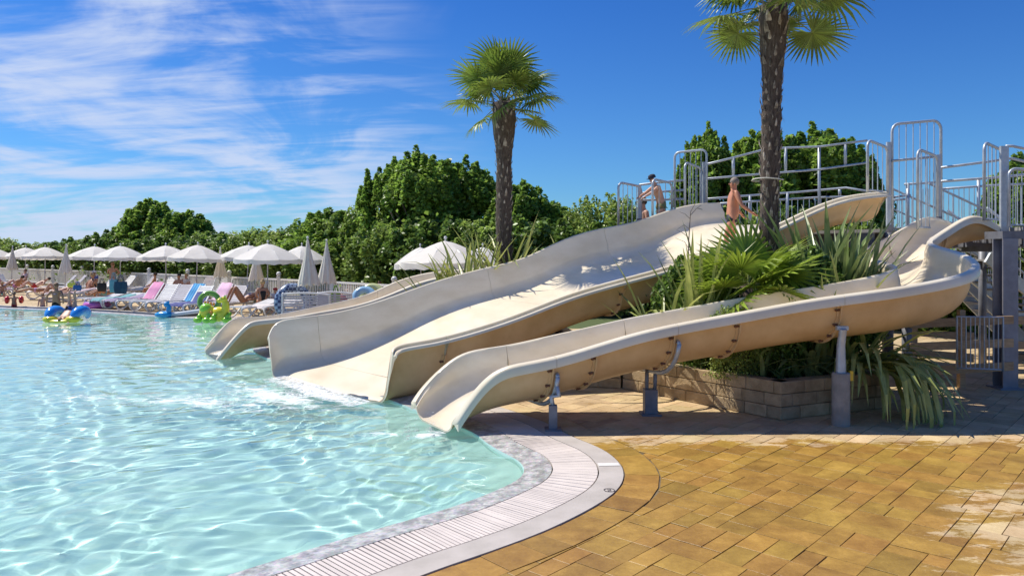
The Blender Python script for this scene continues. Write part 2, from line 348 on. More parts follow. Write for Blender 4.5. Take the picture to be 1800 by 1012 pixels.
# ------------------------------------------------------------------ pool basin and water
def floor_material():
    m = bpy.data.materials.new('pool_paint'); m.use_nodes = True; nt = m.node_tree; N = nt.nodes; K = nt.links; b = N['Principled BSDF']
    g = N.new('ShaderNodeNewGeometry'); n = N.new('ShaderNodeTexNoise'); n.inputs['Scale'].default_value = .6; n.inputs['Detail'].default_value = 6; K.new(g.outputs['Position'], n.inputs[0])
    c = N.new('ShaderNodeValToRGB'); K.new(n.outputs[0], c.inputs[0]); c.color_ramp.elements[0].position = .3; c.color_ramp.elements[0].color = (.39, .58, .54, 1); c.color_ramp.elements[1].position = .7; c.color_ramp.elements[1].color = (.49, .67, .62, 1)
    K.new(c.outputs[0], b.inputs['Base Color']); b.inputs['Roughness'].default_value = .8; return m
floor_m = floor_material()
def build_pool():
    mb = MB(); strip(mb, edge, EN, OFF['m1'], OFF['m1'] + .015, -.026, -.16); strip(mb, edge, EN, OFF['m1'] + .015, OFF['m1'] + .9, -.16, -.95)
    wl = mb.build('pool_wall', floor_m, smooth=True, kind='structure')
    mb = MB(); mb.add([(-75, -14, -.95), (14, -14, -.95), (14, 44, -.95), (-75, 44, -.95)], [(0, 1, 2, 3)]); fl = mb.build('pool_floor', floor_m, kind='structure')
    for o in (wl, fl, mz): o.cycles.is_caustics_receiver = True
    xs = np.concatenate([np.arange(-46, -20, .22), np.arange(-20, -9, .10), np.arange(-9, 1.6, .042)])
    ys = np.concatenate([np.arange(1.2, 12, .042), np.arange(12, 18, .07), np.arange(18, 42, .16)])
    X, Y = np.meshgrid(xs, ys); r = np.random.default_rng(3); Z = np.zeros_like(X)
    WX = X + .25 * np.sin(Y * .9 + 1) + .12 * np.sin(X * 2.1 + Y * 1.3); WY = Y + .22 * np.sin(X * .8) + .10 * np.sin(Y * 2.3 - X)
    calm = 1.0
    for _ in range(46):
        lam = math.exp(r.uniform(math.log(.15), math.log(1.3))); a = r.uniform(0, 2 * math.pi); slope = .0165 * (1 if lam < .6 else .6)
        A = slope * lam / 6.283; Z += A * np.sin((WX * math.cos(a) + WY * math.sin(a)) * 6.283 / lam + r.uniform(0, 6.28))
    # slide wash: short chop spreading from the three mouths
    for cx, cy, rad, amp in ((-4.2, 11.2, 2.2, .0045), (-1.1, 8.9, .9, .003), (-6.6, 15.2, 1.4, .003)):
        wgt = np.exp(-((X - cx) ** 2 + (Y - cy) ** 2) / rad ** 2)
        for _ in range(14):
            lam = r.uniform(.16, .5); a = r.uniform(0, 6.28); Z += wgt * amp * .35 * np.sin((WX * math.cos(a) + WY * math.sin(a)) * 6.283 / lam + r.uniform(0, 6.28))
    Z = Z - .048
    Z = np.minimum(Z, -.020)
    global WAVE; WAVE = (xs, ys, Z)
    co = np.stack([X, Y, Z], -1).reshape(-1, 3); ny, nx = X.shape; i = np.arange(ny * nx).reshape(ny, nx)
    Fc = np.stack([i[:-1, :-1], i[:-1, 1:], i[1:, 1:], i[1:, :-1]], -1).reshape(-1, 4)
    me = bpy.data.meshes.new('pool_water'); me.vertices.add(len(co)); me.vertices.foreach_set('co', co.ravel())
    me.loops.add(Fc.size); me.loops.foreach_set('vertex_index', Fc.ravel()); me.polygons.add(len(Fc)); me.polygons.foreach_set('loop_start', np.arange(0, Fc.size, 4)); me.update(calc_edges=True); me.shade_smooth()
    m = bpy.data.materials.new('water'); m.use_nodes = True; b = m.node_tree.nodes['Principled BSDF']; b.inputs['Base Color'].default_value = (.93, 1, .99, 1); b.inputs['Roughness'].default_value = 0; b.inputs['IOR'].default_value = 1.33; b.inputs['Transmission Weight'].default_value = 1
    me.materials.append(m); o = link('pool_water', me, kind='structure'); o.cycles.is_caustics_caster = True
build_pool()

# ------------------------------------------------------------------ pavers
def paver_material():
    m = bpy.data.materials.new('ochre_paver'); m.use_nodes = True; nt = m.node_tree; N = nt.nodes; K = nt.links; b = N['Principled BSDF']
    g = N.new('ShaderNodeNewGeometry'); at = N.new('ShaderNodeAttribute'); at.attribute_name = 'tone'
    n = N.new('ShaderNodeTexNoise'); n.inputs['Scale'].default_value = 2.8; n.inputs['Detail'].default_value = 12; n.inputs['Roughness'].default_value = .74; K.new(g.outputs['Position'], n.inputs[0])
    wet = N.new('ShaderNodeValToRGB'); K.new(n.outputs[0], wet.inputs[0]); e = wet.color_ramp.elements; e[0].position = .3; e[0].color = (.22, .115, .022, 1); e[1].position = .72; e[1].color = (.50, .30, .065, 1)
    x = e.new(.5); x.color = (.34, .195, .038, 1)
    dry = N.new('ShaderNodeValToRGB'); K.new(n.outputs[0], dry.inputs[0]); e = dry.color_ramp.elements; e[0].position = .35; e[0].color = (.42, .29, .14, 1); e[1].position = .7; e[1].color = (.60, .46, .27, 1)
    # puddle map: wet splash zone with ragged rims, dry at the far right and in a band under the slide
    mp = N.new('ShaderNodeMapping'); mp.inputs['Scale'].default_value = (.9, 1.9, 1); K.new(g.outputs['Position'], mp.inputs[0])
    n2 = N.new('ShaderNodeTexNoise'); n2.inputs['Scale'].default_value = 1.7; n2.inputs['Detail'].default_value = 14; n2.inputs['Roughness'].default_value = .78; K.new(mp.outputs[0], n2.inputs[0])
    sep = N.new('ShaderNodeSeparateXYZ'); K.new(g.outputs['Position'], sep.inputs[0])
    def math_(op, a, bb, c=None):
        q = N.new('ShaderNodeMath'); q.operation = op
        for i, v in enumerate((a, bb, c)):
            if v is None: continue
            if isinstance(v, (int, float)): q.inputs[i].default_value = v
            else: K.new(v, q.inputs[i])
        return q.outputs[0]
    def ramp(src, a, bb, o0=0, o1=1):
        q = N.new('ShaderNodeMapRange'); q.interpolation_type = 'SMOOTHSTEP'; K.new(src, q.inputs[0]); q.inputs[1].default_value = a; q.inputs[2].default_value = bb; q.inputs[3].default_value = o0; q.inputs[4].default_value = o1; return q.outputs[0]
    X, Y = sep.outputs[0], sep.outputs[1]
    d1 = ramp(math_('SUBTRACT', X, math_('MULTIPLY', Y, .42)), -.3, 2.3)                 # towards bottom right
    d1 = math_('MULTIPLY', d1, ramp(Y, 7.6, 6.2))
    d2 = ramp(Y, 7.7, 8.9)                                                                # under and beyond the slide
    dd = math_('MAXIMUM', d1, d2)
    dm = math_('ADD', math_('MULTIPLY', dd, .34), n2.outputs[0])
    mk = ramp(dm, .69, .76)
    mx = N.new('ShaderNodeMix'); mx.data_type = 'RGBA'; K.new(mk, mx.inputs[0]); K.new(wet.outputs[0], mx.inputs[6]); K.new(dry.outputs[0], mx.inputs[7])
    mm = N.new('ShaderNodeMapRange'); K.new(at.outputs['Fac'], mm.inputs[0]); mm.inputs[3].default_value = .78; mm.inputs[4].default_value = 1.18
    m2 = N.new('ShaderNodeVectorMath'); m2.operation = 'SCALE'; K.new(mx.outputs[2], m2.inputs[0]); K.new(mm.outputs[0], m2.inputs['Scale'])
    hv = N.new('ShaderNodeMapRange'); wn = N.new('ShaderNodeMath'); wn.operation = 'FRACT'; wm = N.new('ShaderNodeMath'); wm.operation = 'MULTIPLY'; K.new(at.outputs['Fac'], wm.inputs[0]); wm.inputs[1].default_value = 7.3; K.new(wm.outputs[0], wn.inputs[0]); K.new(wn.outputs[0], hv.inputs[0]); hv.inputs[3].default_value = .492; hv.inputs[4].default_value = .507
    hs = N.new('ShaderNodeHueSaturation'); K.new(hv.outputs[0], hs.inputs['Hue']); K.new(m2.outputs[0], hs.inputs['Color']); K.new(hs.outputs[0], b.inputs['Base Color'])
    K.new(ramp(mk, 0, 1, .42, .8), b.inputs['Roughness'])
    n3 = N.new('ShaderNodeTexNoise'); n3.inputs['Scale'].default_value = 28; n3.inputs['Detail'].default_value = 6; K.new(g.outputs['Position'], n3.inputs[0])
    bp = N.new('ShaderNodeBump'); bp.inputs['Strength'].default_value = .45; bp.inputs['Distance'].default_value = .008; K.new(n3.outputs[0], bp.inputs['Height']); K.new(bp.outputs[0], b.inputs['Normal'])
    return m
paver_m = paver_material()
joint_m = mat('paver_joint', (.19, .14, .08), .95, col2=(.10, .075, .045), scale=6, world=True)
pool_xy = np.array([(p.x, p.y) for p in edge])
def clip_poly(poly, p, n):   # keep side dot(q-p, n) > 0
    out = []
    for i in range(len(poly)):
        a, b = poly[i], poly[(i + 1) % len(poly)]; da = (a - p).dot(n); db = (b - p).dot(n)
        if da > 0: out.append(a)
        if (da > 0) != (db > 0): out.append(a.lerp(b, da / (da - db)))
    return out
def slab(mb, poly, z, tone, ch=.0011):
    n = len(poly); c = sum(poly, Vector((0, 0, 0))) / n
    dz = [random.uniform(-.0016, .0016) for _ in range(n)]
    top = [q + (c - q).normalized() * ch * 1.4 + Vector((0, 0, z + dz[i])) for i, q in enumerate(poly)]
    mid = [q + Vector((0, 0, z + dz[i] - ch)) for i, q in enumerate(poly)]; bot = [q + Vector((0, 0, -.03)) for q in poly]
    vs = top + mid + bot; fs = [tuple(range(n))]
    for i in range(n): j = (i + 1) % n; fs += [(i, n + i, n + j, j)[::-1], (n + i, 2 * n + i, 2 * n + j, n + j)[::-1]]
    mb.add(vs, fs, tone=tone)
def build_paving():
    root = bpy.data.objects.new('paving', None); COL.objects.link(root); root['kind'] = 'structure'
    slabs = []
    # bordering course that follows the pool rim
    path = resample([p.copy() for p in edge if p.y > 1.5 and p.y < 16.5 and p.x > -5.8], .02); pn = normals(path); i = 0
    while True:
        st = random.choice((12, 14, 16, 18))
        if i + st >= len(path): break
        a, b = i, i + st - 0; g_ = .0025
        ta = (path[a + 1] - path[a]).normalized()
        poly = [path[a] - pn[a] * .012 + ta * g_, path[b] - pn[b] * .012 - ta * g_, path[b] - pn[b] * .335 - ta * g_, path[a] - pn[a] * .335 + ta * g_]
        slabs.append(poly); i += st
    ang = R(47.5); ux = Vector((math.cos(ang), math.sin(ang), 0)); uy = Vector((-ux.y, ux.x, 0))
    rs = random.Random(5)
    def put(u, v, l, h):
        c = ux * (u + l / 2) + uy * (v + h / 2)
        if not (-6.5 < c.x < 12 and 2.8 < c.y < 15.8 and c.x > -c.y * .8 and c.x < 1.2 + c.y * .82): return
        g_ = .0018 + rs.random() * .0022
        poly = [ux * (u + a) + uy * (v + b) for a, b in ((g_, g_), (l - g_, g_), (l - g_, h - g_), (g_, h - g_))]
        poly = [q + Vector((rs.uniform(-.0025, .0025), rs.uniform(-.0025, .0025), 0)) for q in poly]
        d = ((pool_xy - np.array((c.x, c.y))) ** 2).sum(1); k = int(d.argmin()); side = (c - edge[k]).dot(EN[k])
        if side > -.02: return
        if d[k] < .95 ** 2:
            poly = clip_poly(poly, edge[k] - EN[k] * .345, -EN[k])
            if len(poly) < 3: return
            ar = abs(sum((a.x * b.y - b.x * a.y) for a, b in zip(poly, poly[1:] + poly[:1]))) / 2
            if ar < .002: return
        slabs.append(poly)
    v = -16; Ws = .42
    while v < 16:      # courses .48 m deep, each broken into full, split and stacked stones so that no joint runs far
        u = -2 + rs.random() * .4
        while u < 26:
            kind = rs.random()
            if kind < .22: l = rs.choice((.24, .30)); put(u, v, l, Ws); u += l
            elif kind < .62:
                l = rs.choice((.54, .66, .60)); h = rs.choice((.21, .16, .26)); a = rs.choice((.21, .27, .33)); b = rs.choice((.27, .33, .38))
                put(u, v, a, h); put(u + a, v, l - a, h); put(u, v + h, b, Ws - h); put(u + b, v + h, l - b, Ws - h); u += l
            else:
                l = rs.choice((.30, .36, .42)); h = rs.choice((.21, .26, .16)); put(u, v, l, h); put(u, v + h, l, Ws - h); u += l
        v += Ws
    def vis(poly):
        c = sum(poly, Vector((0, 0, 0))) / len(poly)
        if c.y < 4.9: return 1e9
        px = 900 + c.x / c.y * F
        return c.length if -10 < px < 1810 else 1e9
    slabs.sort(key=vis); rest = MB()
    for i, s_ in enumerate(slabs):
        tone = max(0, min(1, random.gauss(.5, .24))); s2 = s_
        # counter-clockwise
        ar = sum((a.x * b.y - b.x * a.y) for a, b in zip(s2, s2[1:] + s2[:1]))
        if ar < 0: s2 = s2[::-1]
        z = random.uniform(-.0022, .0022)
        if i < 300: m1 = MB(); slab(m1, s2, z, tone); m1.build('paver', paver_m, root)
        else: slab(rest, s2, z, tone)
    rest.build('paver', paver_m, root, kind='stuff')
    print('pavers', len(slabs))
    bed = MB(); bed.add([(-5, 9.5, -.0125), (.2, 3, -.0125), (.3, 1.5, -.0125), (12, 1.5, -.0125), (12, 15.9, -.0125), (-5, 15.9, -.0125)], [(0, 1, 2, 3, 4, 5)])
    # joints bed: strip outside the pool edge plus field
    bed = MB(); P2 = [p for p in edge if 1.6 < p.y < 15.5 and p.x > -5.2]; poly = [(p.x, p.y, 0) for p in P2][::-1] + [(P2[0].x + .05, P2[0].y - .05, 0), (12, 1.2, 0), (12, 15.9, 0), (P2[-1].x, 15.9, 0)]
    V = [Vector(p) for p in poly]; tr = geometry.tessellate_polygon([V]); bed.add([(q.x, q.y, -.0095) for q in V], [t[::-1] for t in tr]); o = bed.build('joint_sand', joint_m, root)
build_paving()

# ------------------------------------------------------------------ water slides
def catmull_rows(rows, per):
    """rows: list of tuples of floats, Catmull-Rom interpolated row by row"""
    return spline(rows, per)
def slide(root, near, far, depth, rad, seams, seg_mats, flange_px=(), lip=.07, lipd=.06, groove=False, per=5, wall_lean=.03, bottoms=True, nb=5):
    """near/far: (px,py,Y) rims; depth: trough depth per station; the trough is a real closed shell with thickness"""
    rows = []
    for a, b, d in zip(near, far, depth):
        A = P(*a); B = P(*b); rows.append((*A, *B, d))
    rows = spline(rows, per); n = len(rows)
    T = .022
    def frame(i):
        r = rows[i]; A = Vector(r[0:3]); B = Vector(r[3:6]); return A, B, r[6]
    def section_raw(i):
        A, B, d = frame(i); W = (B - A).length; e = (B - A) / W; dn = Vector((0, 0, -1))
        r = min(rad, W * .48, d * .95)
        def pt(x, y): return A + e * x + dn * y
        prof = []   # inner surface from near rim to far rim (x across, y down)
        ln = wall_lean
        lipo = [(-lip, lipd), (-lip, .022), (-lip + .02, -.004), (-.02, -.012), (.0, -.008), (.012, .016)]
        if groove: lipo = [(-lip - .07, .085), (-lip - .07, .055), (-lip - .045, .035), (-lip - .015, .04), (-lip, .052), (-lip + .02, .045), (-.045, .0), (-.02, -.012), (.004, -.004), (.014, .02)]
        prof += lipo
        prof += [(ln * .3 + .012, max(.03, (d - r) * .5)), (ln + .01, max(.035, d - r))]
        k = 7
        for j in range(1, k + 1): a = math.pi / 2 * j / k; prof.append((ln + r * (1 - math.cos(a)), d - r + r * math.sin(a)))
        half = [q for q in prof]
        flip = [(W - x, y) for x, y in ([q for q in prof[len(lipo):]])][::-1]
        lf = [(-lip, lipd), (-lip, .022), (-lip + .02, -.004), (-.02, -.012), (.0, -.008), (.012, .016)]
        prof2 = prof + flip + [(W - x, y) for x, y in lf][::-1]
        inner = [pt(x, y) for x, y in prof2]
        # outer surface, from far side back to near
        o = []
        for j in range(0, k + 1): a = math.pi / 2 * j / k; o.append((ln + r - (r + T) * math.cos(a), d - r + (r + T) * math.sin(a)))
        nearo = [(-.012, .05), (ln * .3 - T, max(.055, (d - r) * .5))] + [(ln - T, max(.06, d - r))] + o[1:]
        outer = [pt(x, y) for x, y in nearo] + [pt(W - x, y) for x, y in nearo[::-1]]
        if groove: outer[0] = pt(-.03, .07)
        return inner, outer[::-1]
    SEC = [section_raw(i) for i in range(n)]
    for side_ in (0, 1):   # fair the skin along its length so tight bends stay smooth
        arr = np.array([[tuple(p) for p in q[side_]] for q in SEC])
        for _ in range(10): arr[1:-1] = .25 * arr[:-2] + .5 * arr[1:-1] + .25 * arr[2:]
        for i in range(n): SEC[i] = tuple([Vector(p) for p in arr[i]] if k == side_ else SEC[i][k] for k in (0, 1))
    def section(i): return list(SEC[i][0]), list(SEC[i][1])
    segs = []; b0 = 0
    cuts = [int(round(s * per)) for s in seams] + [n - 1]
    for c in cuts: segs.append((b0, c)); b0 = c
    for si, (s0, s1) in enumerate(segs):
        mbx = MB(); idx = list(range(s0, s1 + 1)); rings = []
        for i in idx:
            inn, out = section(i)
            if i == s1 and s1 != n - 1:
                inn2, out2 = section(i - 1); g_ = .006 / max(.01, (inn[8] - inn2[8]).length)
                inn = [q.lerp(w_, g_) for q, w_ in zip(inn, inn2)]; out = [q.lerp(w_, g_) for q, w_ in zip(out, out2)]
            rings.append((inn, out))
        ni = len(rings[0][0]); no = len(rings[0][1]); tot = ni + no
        vs = []; 
        for inn, out in rings: vs += inn + out
        fs = []; ms = []
        for i in range(len(rings) - 1):
            for j in range(tot):
                j2 = (j + 1) % tot; f = (i * tot + j, (i + 1) * tot + j, (i + 1) * tot + j2, i * tot + j2)
                lipn = 9 if groove else 5
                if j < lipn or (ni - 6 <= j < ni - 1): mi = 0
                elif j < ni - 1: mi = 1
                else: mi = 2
                if j in (ni - 1, tot - 1): mi = 0
                fs.append(f); ms.append(mi)
        mbx.add(vs, fs); mbx.mi = ms
        # end caps as quad strips between inner and outer
        for e_, flip in ((0, 1), (len(rings) - 1, 0)):
            o_ = e_ * tot; inn = list(range(o_, o_ + ni)); out = list(range(o_ + ni, o_ + tot))[::-1]
            # walk both lists together
            a = b = 0; caps = []
            while a < ni - 1 or b < no - 1:
                if b >= no - 1 or (a < ni - 1 and a / (ni - 1) <= b / (no - 1)): caps.append((inn[a], inn[a + 1], out[b])); a += 1
                else: caps.append((inn[a], out[b + 1], out[b])); b += 1
            for c in caps: mbx.f.append(c if flip else c[::-1]); mbx.mi.append(0); mbx.t.append(.5)
        o = mbx.build('trough_section', seg_mats, root, smooth=True); smooth_by_angle(o, 50)
    # flanges with bolts under each seam
    for s in list(seams) + list(flange_px):
        i = min(n - 2, max(1, int(round(s * per)))); A, B, d = frame(i); inn, out = section(i)
        tdir = ((Vector(rows[i + 1][0:3]) + Vector(rows[i + 1][3:6])) - (Vector(rows[i - 1][0:3]) + Vector(rows[i - 1][3:6]))).normalized()
        C = (A + B) / 2 + Vector((0, 0, -d * .5)); out = out[::-1]; m1 = MB(); w_ = .038; h_ = .05
        prev = None; ring = []
        for k, q in enumerate(out):
            q0 = out[max(k - 1, 0)]; q1 = out[min(k + 1, len(out) - 1)]; tt = (q1 - q0).normalized(); nrm = tt.cross(tdir).normalized()
            if nrm.dot(q - C) < 0: nrm = -nrm
            ring.append((q, nrm))
        ring = ring[1:-1]; vs = []
        for q, nn in ring:
            for a, b in ((-w_, .001), (-w_, h_ * .25), (-.008, h_ * .3), (-.008, h_), (.008, h_), (.008, h_ * .3), (w_, h_ * .25), (w_, .001)): vs.append(q + tdir * a + nn * b)
        fs = []
        for k in range(len(ring) - 1):
            for j in range(7): fs.append((k * 8 + j, k * 8 + j + 1, (k + 1) * 8 + j + 1, (k + 1) * 8 + j))
        fs += [tuple(range(8))[::-1], tuple(range((len(ring) - 1) * 8, len(ring) * 8))]
        m1.add(vs, fs); fl = m1.build('flange', seg_mats[2], root)
        # bolts along the near half
        cum = 0; nxt = .10
        for k in range(len(ring) - 1):
            seg = (ring[k + 1][0] - ring[k][0]).length
            while cum + seg > nxt:
                t_ = (nxt - cum) / seg; q = ring[k][0].lerp(ring[k + 1][0], t_); nn = ring[k][1]
                if cum < 1.5:
                    bm_ = MB(); bm_.tube([q - tdir * .05 + nn * .02, q - tdir * .012 + nn * .02], .016, 6)
                    bm_.tube([q - tdir * .055 + nn * .006, q - tdir * .055 + nn * .034], .015, 6); bm_.build('bolt', rust, fl, world=True)
                nxt += .19
            cum += seg
    return rows, frame, section
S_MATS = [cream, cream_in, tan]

S1 = [((797, 738, 8.92), (730, 708, 9.55), .17), ((828, 692, 9.0), (746, 681, 9.8), .40), ((866, 653, 9.0), (785, 642, 10.0), .54), ((905, 640, 9.0), (825, 617, 10.1), .56),
      ((970, 629, 9.05), (890, 610, 10.15), .55), ((1050, 605, 9.15), (960, 593, 10.2), .55), ((1120, 584, 9.2), (1035, 577, 10.25), .55), ((1200, 567, 9.25), (1110, 559, 10.3), .55),
      ((1300, 549, 9.3), (1215, 541, 10.3), .56), ((1400, 530, 9.3), (1310, 523, 10.35), .57), ((1475, 519, 9.3), (1390, 511, 10.35), .58), ((1560, 508, 9.35), (1470, 499, 10.4), .60),
      ((1640, 494, 9.5), (1530, 488, 10.45), .62), ((1698, 480, 9.75), (1568, 478, 10.5), .62), ((1712, 464, 10.15), (1579, 472, 10.6), .60), ((1690, 449, 10.6), (1572, 466, 10.9), .58),
      ((1655, 439, 11.0), (1550, 459, 11.25), .56), ((1632, 432, 11.4), (1528, 452, 11.6), .56), ((1628, 426, 11.8), (1517, 445, 12.1), .56), ((1640, 416, 12.1), (1528, 434, 12.7), .55),
      ((1660, 403, 12.3), (1560, 419, 13.1), .54), ((1685, 387, 12.4), (1595, 399, 13.35), .52), ((1710, 378, 12.45), (1630, 380, 13.5), .48), ((1735, 388, 12.45), (1655, 386, 13.5), .34), ((1760, 401, 12.45), (1690, 396, 13.5), .14)]
r1 = thing('water_slide', 'narrow curving water slide in front, tan outside, ending at the pool corner', 'water slide', P(1140, 640, 9.7).xy.to_3d(), 0, 'cream water slides into the pool')
s1_rows, s1_frame, s1_sec = slide(r1, [a for a, b, c in S1], [b for a, b, c in S1], [c for a, b, c in S1], .42, [3.9, 6.75, 10.0, 14.6, 20.0], S_MATS, flange_px=[5.0, 8.0], lip=.10, lipd=.12)
S2 = [((688, 618, 10.72), (473, 592, 13.15), .78), ((693, 607, 10.85), (484, 566, 13.35), .85), ((735, 600, 11.0), (520, 560, 13.5), .86), ((778, 592, 11.15), (555, 556, 13.65), .83), ((850, 572, 11.4), (615, 546, 13.95), .78),
      ((925, 546, 11.7), (690, 523, 14.3), .70), ((1000, 515, 12.0), (770, 493, 14.6), .62), ((1100, 488, 12.35), (860, 470, 14.9), .60), ((1180, 467, 12.6), (925, 455, 15.1), .60), ((1240, 445, 12.7), (985, 423, 15.2), .60),
      ((1310, 417, 12.75), (1050, 403, 15.3), .62), ((1370, 393, 12.8), (1110, 394, 15.4), .62), ((1440, 358, 12.85), (1165, 374, 15.5), .56), ((1500, 342, 12.9), (1215, 359, 15.6), .50), ((1555, 338, 13.0), (1266, 357, 15.7), .48)]
r2 = thing('water_slide', 'broad cream multi-lane water slide with wavy floor running down into the pool', 'water slide', P(800, 640, 12.5).xy.to_3d(), 0, 'cream water slides into the pool')
s2_rows, s2_frame, s2_sec = slide(r2, [a for a, b, c in S2], [b for a, b, c in S2], [c for a, b, c in S2], .27, [3.0, 7.0, 10.2], S_MATS, lip=.06, groove=True, wall_lean=.10)
S3 = [((380, 630, 15.3), (361, 612, 16.3), .20), ((402, 602, 15.4), (383, 586, 16.4), .45), ((432, 570, 15.6), (406, 562, 16.6), .60), ((450, 563, 15.8), (425, 559, 16.8), .60), ((507, 559, 16.1), (480, 556, 17.1), .58), ((560, 548, 16.3), (540, 543, 17.4), .56),
      ((620, 539, 16.6), (600, 531, 17.7), .55), ((680, 520, 16.9), (655, 516, 18.0), .55), ((735, 495, 17.1), (700, 492, 18.2), .55), ((790, 484, 17.1), (765, 477, 18.2), .55), ((850, 478, 17.0), (820, 474, 18.1), .55), ((920, 464, 16.9), (890, 464, 18.0), .55),
      ((1000, 438, 16.8), (965, 444, 17.9), .55), ((1080, 413, 16.7), (1050, 420, 17.8), .55), ((1160, 395, 16.6), (1120, 400, 17.7), .5), ((1210, 378, 16.6), (1170, 384, 17.7), .4)]
r3 = thing('water_slide', 'narrow cream water slide behind the broad one, its mouth furthest left', 'water slide', P(550, 600, 16.5).xy.to_3d(), 0, 'cream water slides into the pool')
slide(r3, [a for a, b, c in S3], [b for a, b, c in S3], [c for a, b, c in S3], .40, [4.2, 7.2, 10.0], S_MATS, lip=.09, lipd=.09)

# supports of the front slide: posts with cradle arcs
def cradle(root, i_st, base, post_r, sleeve_r, sleeve_h, arc=True, lean=None):
    i = int(round(i_st * 5)); inn, out = s1_sec(i); out = out[::-1]
    A, B, d = s1_frame(i); C = (A + B) / 2 + Vector((0, 0, -d * .5))
    tdir = ((Vector(s1_rows[i + 1][0:3])) - Vector(s1_rows[i - 1][0:3])).normalized()
    pts = []
    for k in range(len(out)):
        q0 = out[max(k - 1, 0)]; q1 = out[min(k + 1, len(out) - 1)]; tt = (q1 - q0).normalized(); nn = tt.cross(tdir).normalized()
        if nn.dot(out[k] - C) < 0: nn = -nn
        pts.append(out[k] + nn * .085 + tdir * .05)
    if arc:
        m1 = MB(); arcp = pts[3:-3]; m1.tube(arcp, .028, 8); m1.tube([arcp[0], arcp[0] + Vector((0, .05, .02)), arcp[0] + Vector((0, .1, .02))], .026, 8); m1.build('cradle_arc', steel, root, smooth=True)
    low = min(pts, key=lambda q: q.z); base = Vector(base)
    return pts, low, base
t = thing('slide_support', 'short bent grey steel support under the mouth end of the front slide', 'support post', G(972, 755), 0, 'steel supports of the front slide')
pts, low, base = cradle(t, 4.0, G(972, 755), .03, .06, .25)
m1 = MB(); q = pts[4]; m1.tube([base + Vector((0, 0, .28)), base + Vector((-.02, .02, .40)), q + Vector((.03, -.01, -.12)), q], .03, 8); m1.build('post', steel, t, smooth=True)
m1 = MB(); m1.box(base + Vector((0, 0, .15)), (.10, .10, .30)); m1.box(base + Vector((0, 0, .01)), (.2, .2, .02)); m1.build('base_sleeve', steel_d, t)
t = thing('slide_support', 'twin-rod steel support on a block foot under the front slide', 'support post', G(1143, 728), 0, 'steel supports of the front slide')
pts, low, base = cradle(t, 6.75, G(1143, 728), .03, .06, .25)
m1 = MB()
for dx in (-.05, .06): m1.tube([base + Vector((dx, 0, .2)), Vector((base.x + dx, low.y - .05, low.z + .03))], .026, 8)
m1.build('rod', steel_d, t, smooth=True)
m1 = MB(); m1.box(base + Vector((0, 0, .17)), (.17, .17, .34)); m1.box(base + Vector((0, 0, .012)), (.26, .26, .024)); m1.build('base_sleeve', steel_d, t)
t = thing('slide_support', 'thick grey post with concrete sleeve carrying the front slide beside the planter', 'support post', G(1478, 747), 0, 'steel supports of the front slide')
base = G(1478, 747)
m1 = MB(); top = P(1482, 578, 9.22); m1.tube([base + Vector((0, 0, .6)), Vector((base.x, base.y, .75)), Vector((base.x + .01, base.y + .02, 1.0)), top], [.062, .06, .05, .045], 12); m1.build('post', steel, t, smooth=True)
m1 = MB(); m1.lathe([(.0, .66), (.10, .66), (.108, .64), (.108, .0)], 20, c=(base.x, base.y, 0)); m1.build('base_sleeve', concrete, t, smooth=True); smooth_by_angle(t.children[-1], 40)
m1 = MB(); m1.box(P(1482, 578, 9.24) + Vector((0, .03, .01)), (.14, .06, .05)); m1.build('bracket', steel, t)
m1 = MB(); m1.box(base + Vector((.125, 0, .62)), (.04, .05, .12)); m1.build('yellow_clip', mat('yellow_plastic', (.75, .52, .04), .5), t)
# supports of the broad slide (in its shade)
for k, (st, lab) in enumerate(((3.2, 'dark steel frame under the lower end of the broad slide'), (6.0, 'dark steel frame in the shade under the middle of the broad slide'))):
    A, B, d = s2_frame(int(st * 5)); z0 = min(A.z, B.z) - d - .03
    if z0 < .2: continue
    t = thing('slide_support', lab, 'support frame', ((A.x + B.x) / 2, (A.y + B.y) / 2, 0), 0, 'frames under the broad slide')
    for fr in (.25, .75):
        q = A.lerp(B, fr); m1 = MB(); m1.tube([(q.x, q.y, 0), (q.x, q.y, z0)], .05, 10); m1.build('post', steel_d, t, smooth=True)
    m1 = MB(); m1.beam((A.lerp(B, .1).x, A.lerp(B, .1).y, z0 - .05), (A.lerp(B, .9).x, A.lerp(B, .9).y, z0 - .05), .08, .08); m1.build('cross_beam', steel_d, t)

# ------------------------------------------------------------------ slide tower
def zpx(py, Y): return CAM_H + (HOR - py) / F * Y
def xpx(px, Y): return (px - 900) / F * Y
DECK = 2.58
tower = thing('slide_tower', 'grey steel launch tower deck on posts at the top of the slides', 'tower', (7.4, 13.6, 0))
deck_poly = [(4.35, 15.95), (6.55, 13.12), (7.3, 13.95), (8.32, 13.85), (8.32, 12.0), (11.6, 12.0), (11.6, 13.7), (8.4, 14.25), (7.5, 14.7), (5.4, 17.2), (2.9, 18.6), (2.9, 16.0)]
def prism(mb, poly, z0, z1, **k):
    n = len(poly); V = [Vector((x, y, 0)) for x, y in poly]; tr = geometry.tessellate_polygon([V])
    vs = [(x, y, z1) for x, y in poly] + [(x, y, z0) for x, y in poly]
    fs = [t for t in tr] + [tuple(i + n for i in t[::-1]) for t in tr] + [(i, (i + 1) % n, (i + 1) % n + n, i + n) for i in range(n)]
    mb.add(vs, fs, **k)
mb = MB(); prism(mb, deck_poly, DECK - .06, DECK); mb.build('deck_plate', deckplate, tower)
mb = MB(); prism(mb, [(8.15, 15.15), (12.1, 15.15), (12.1, 16.3), (8.15, 16.3)], DECK - .05, DECK); mb.build('landing_plate', deckplate, tower)
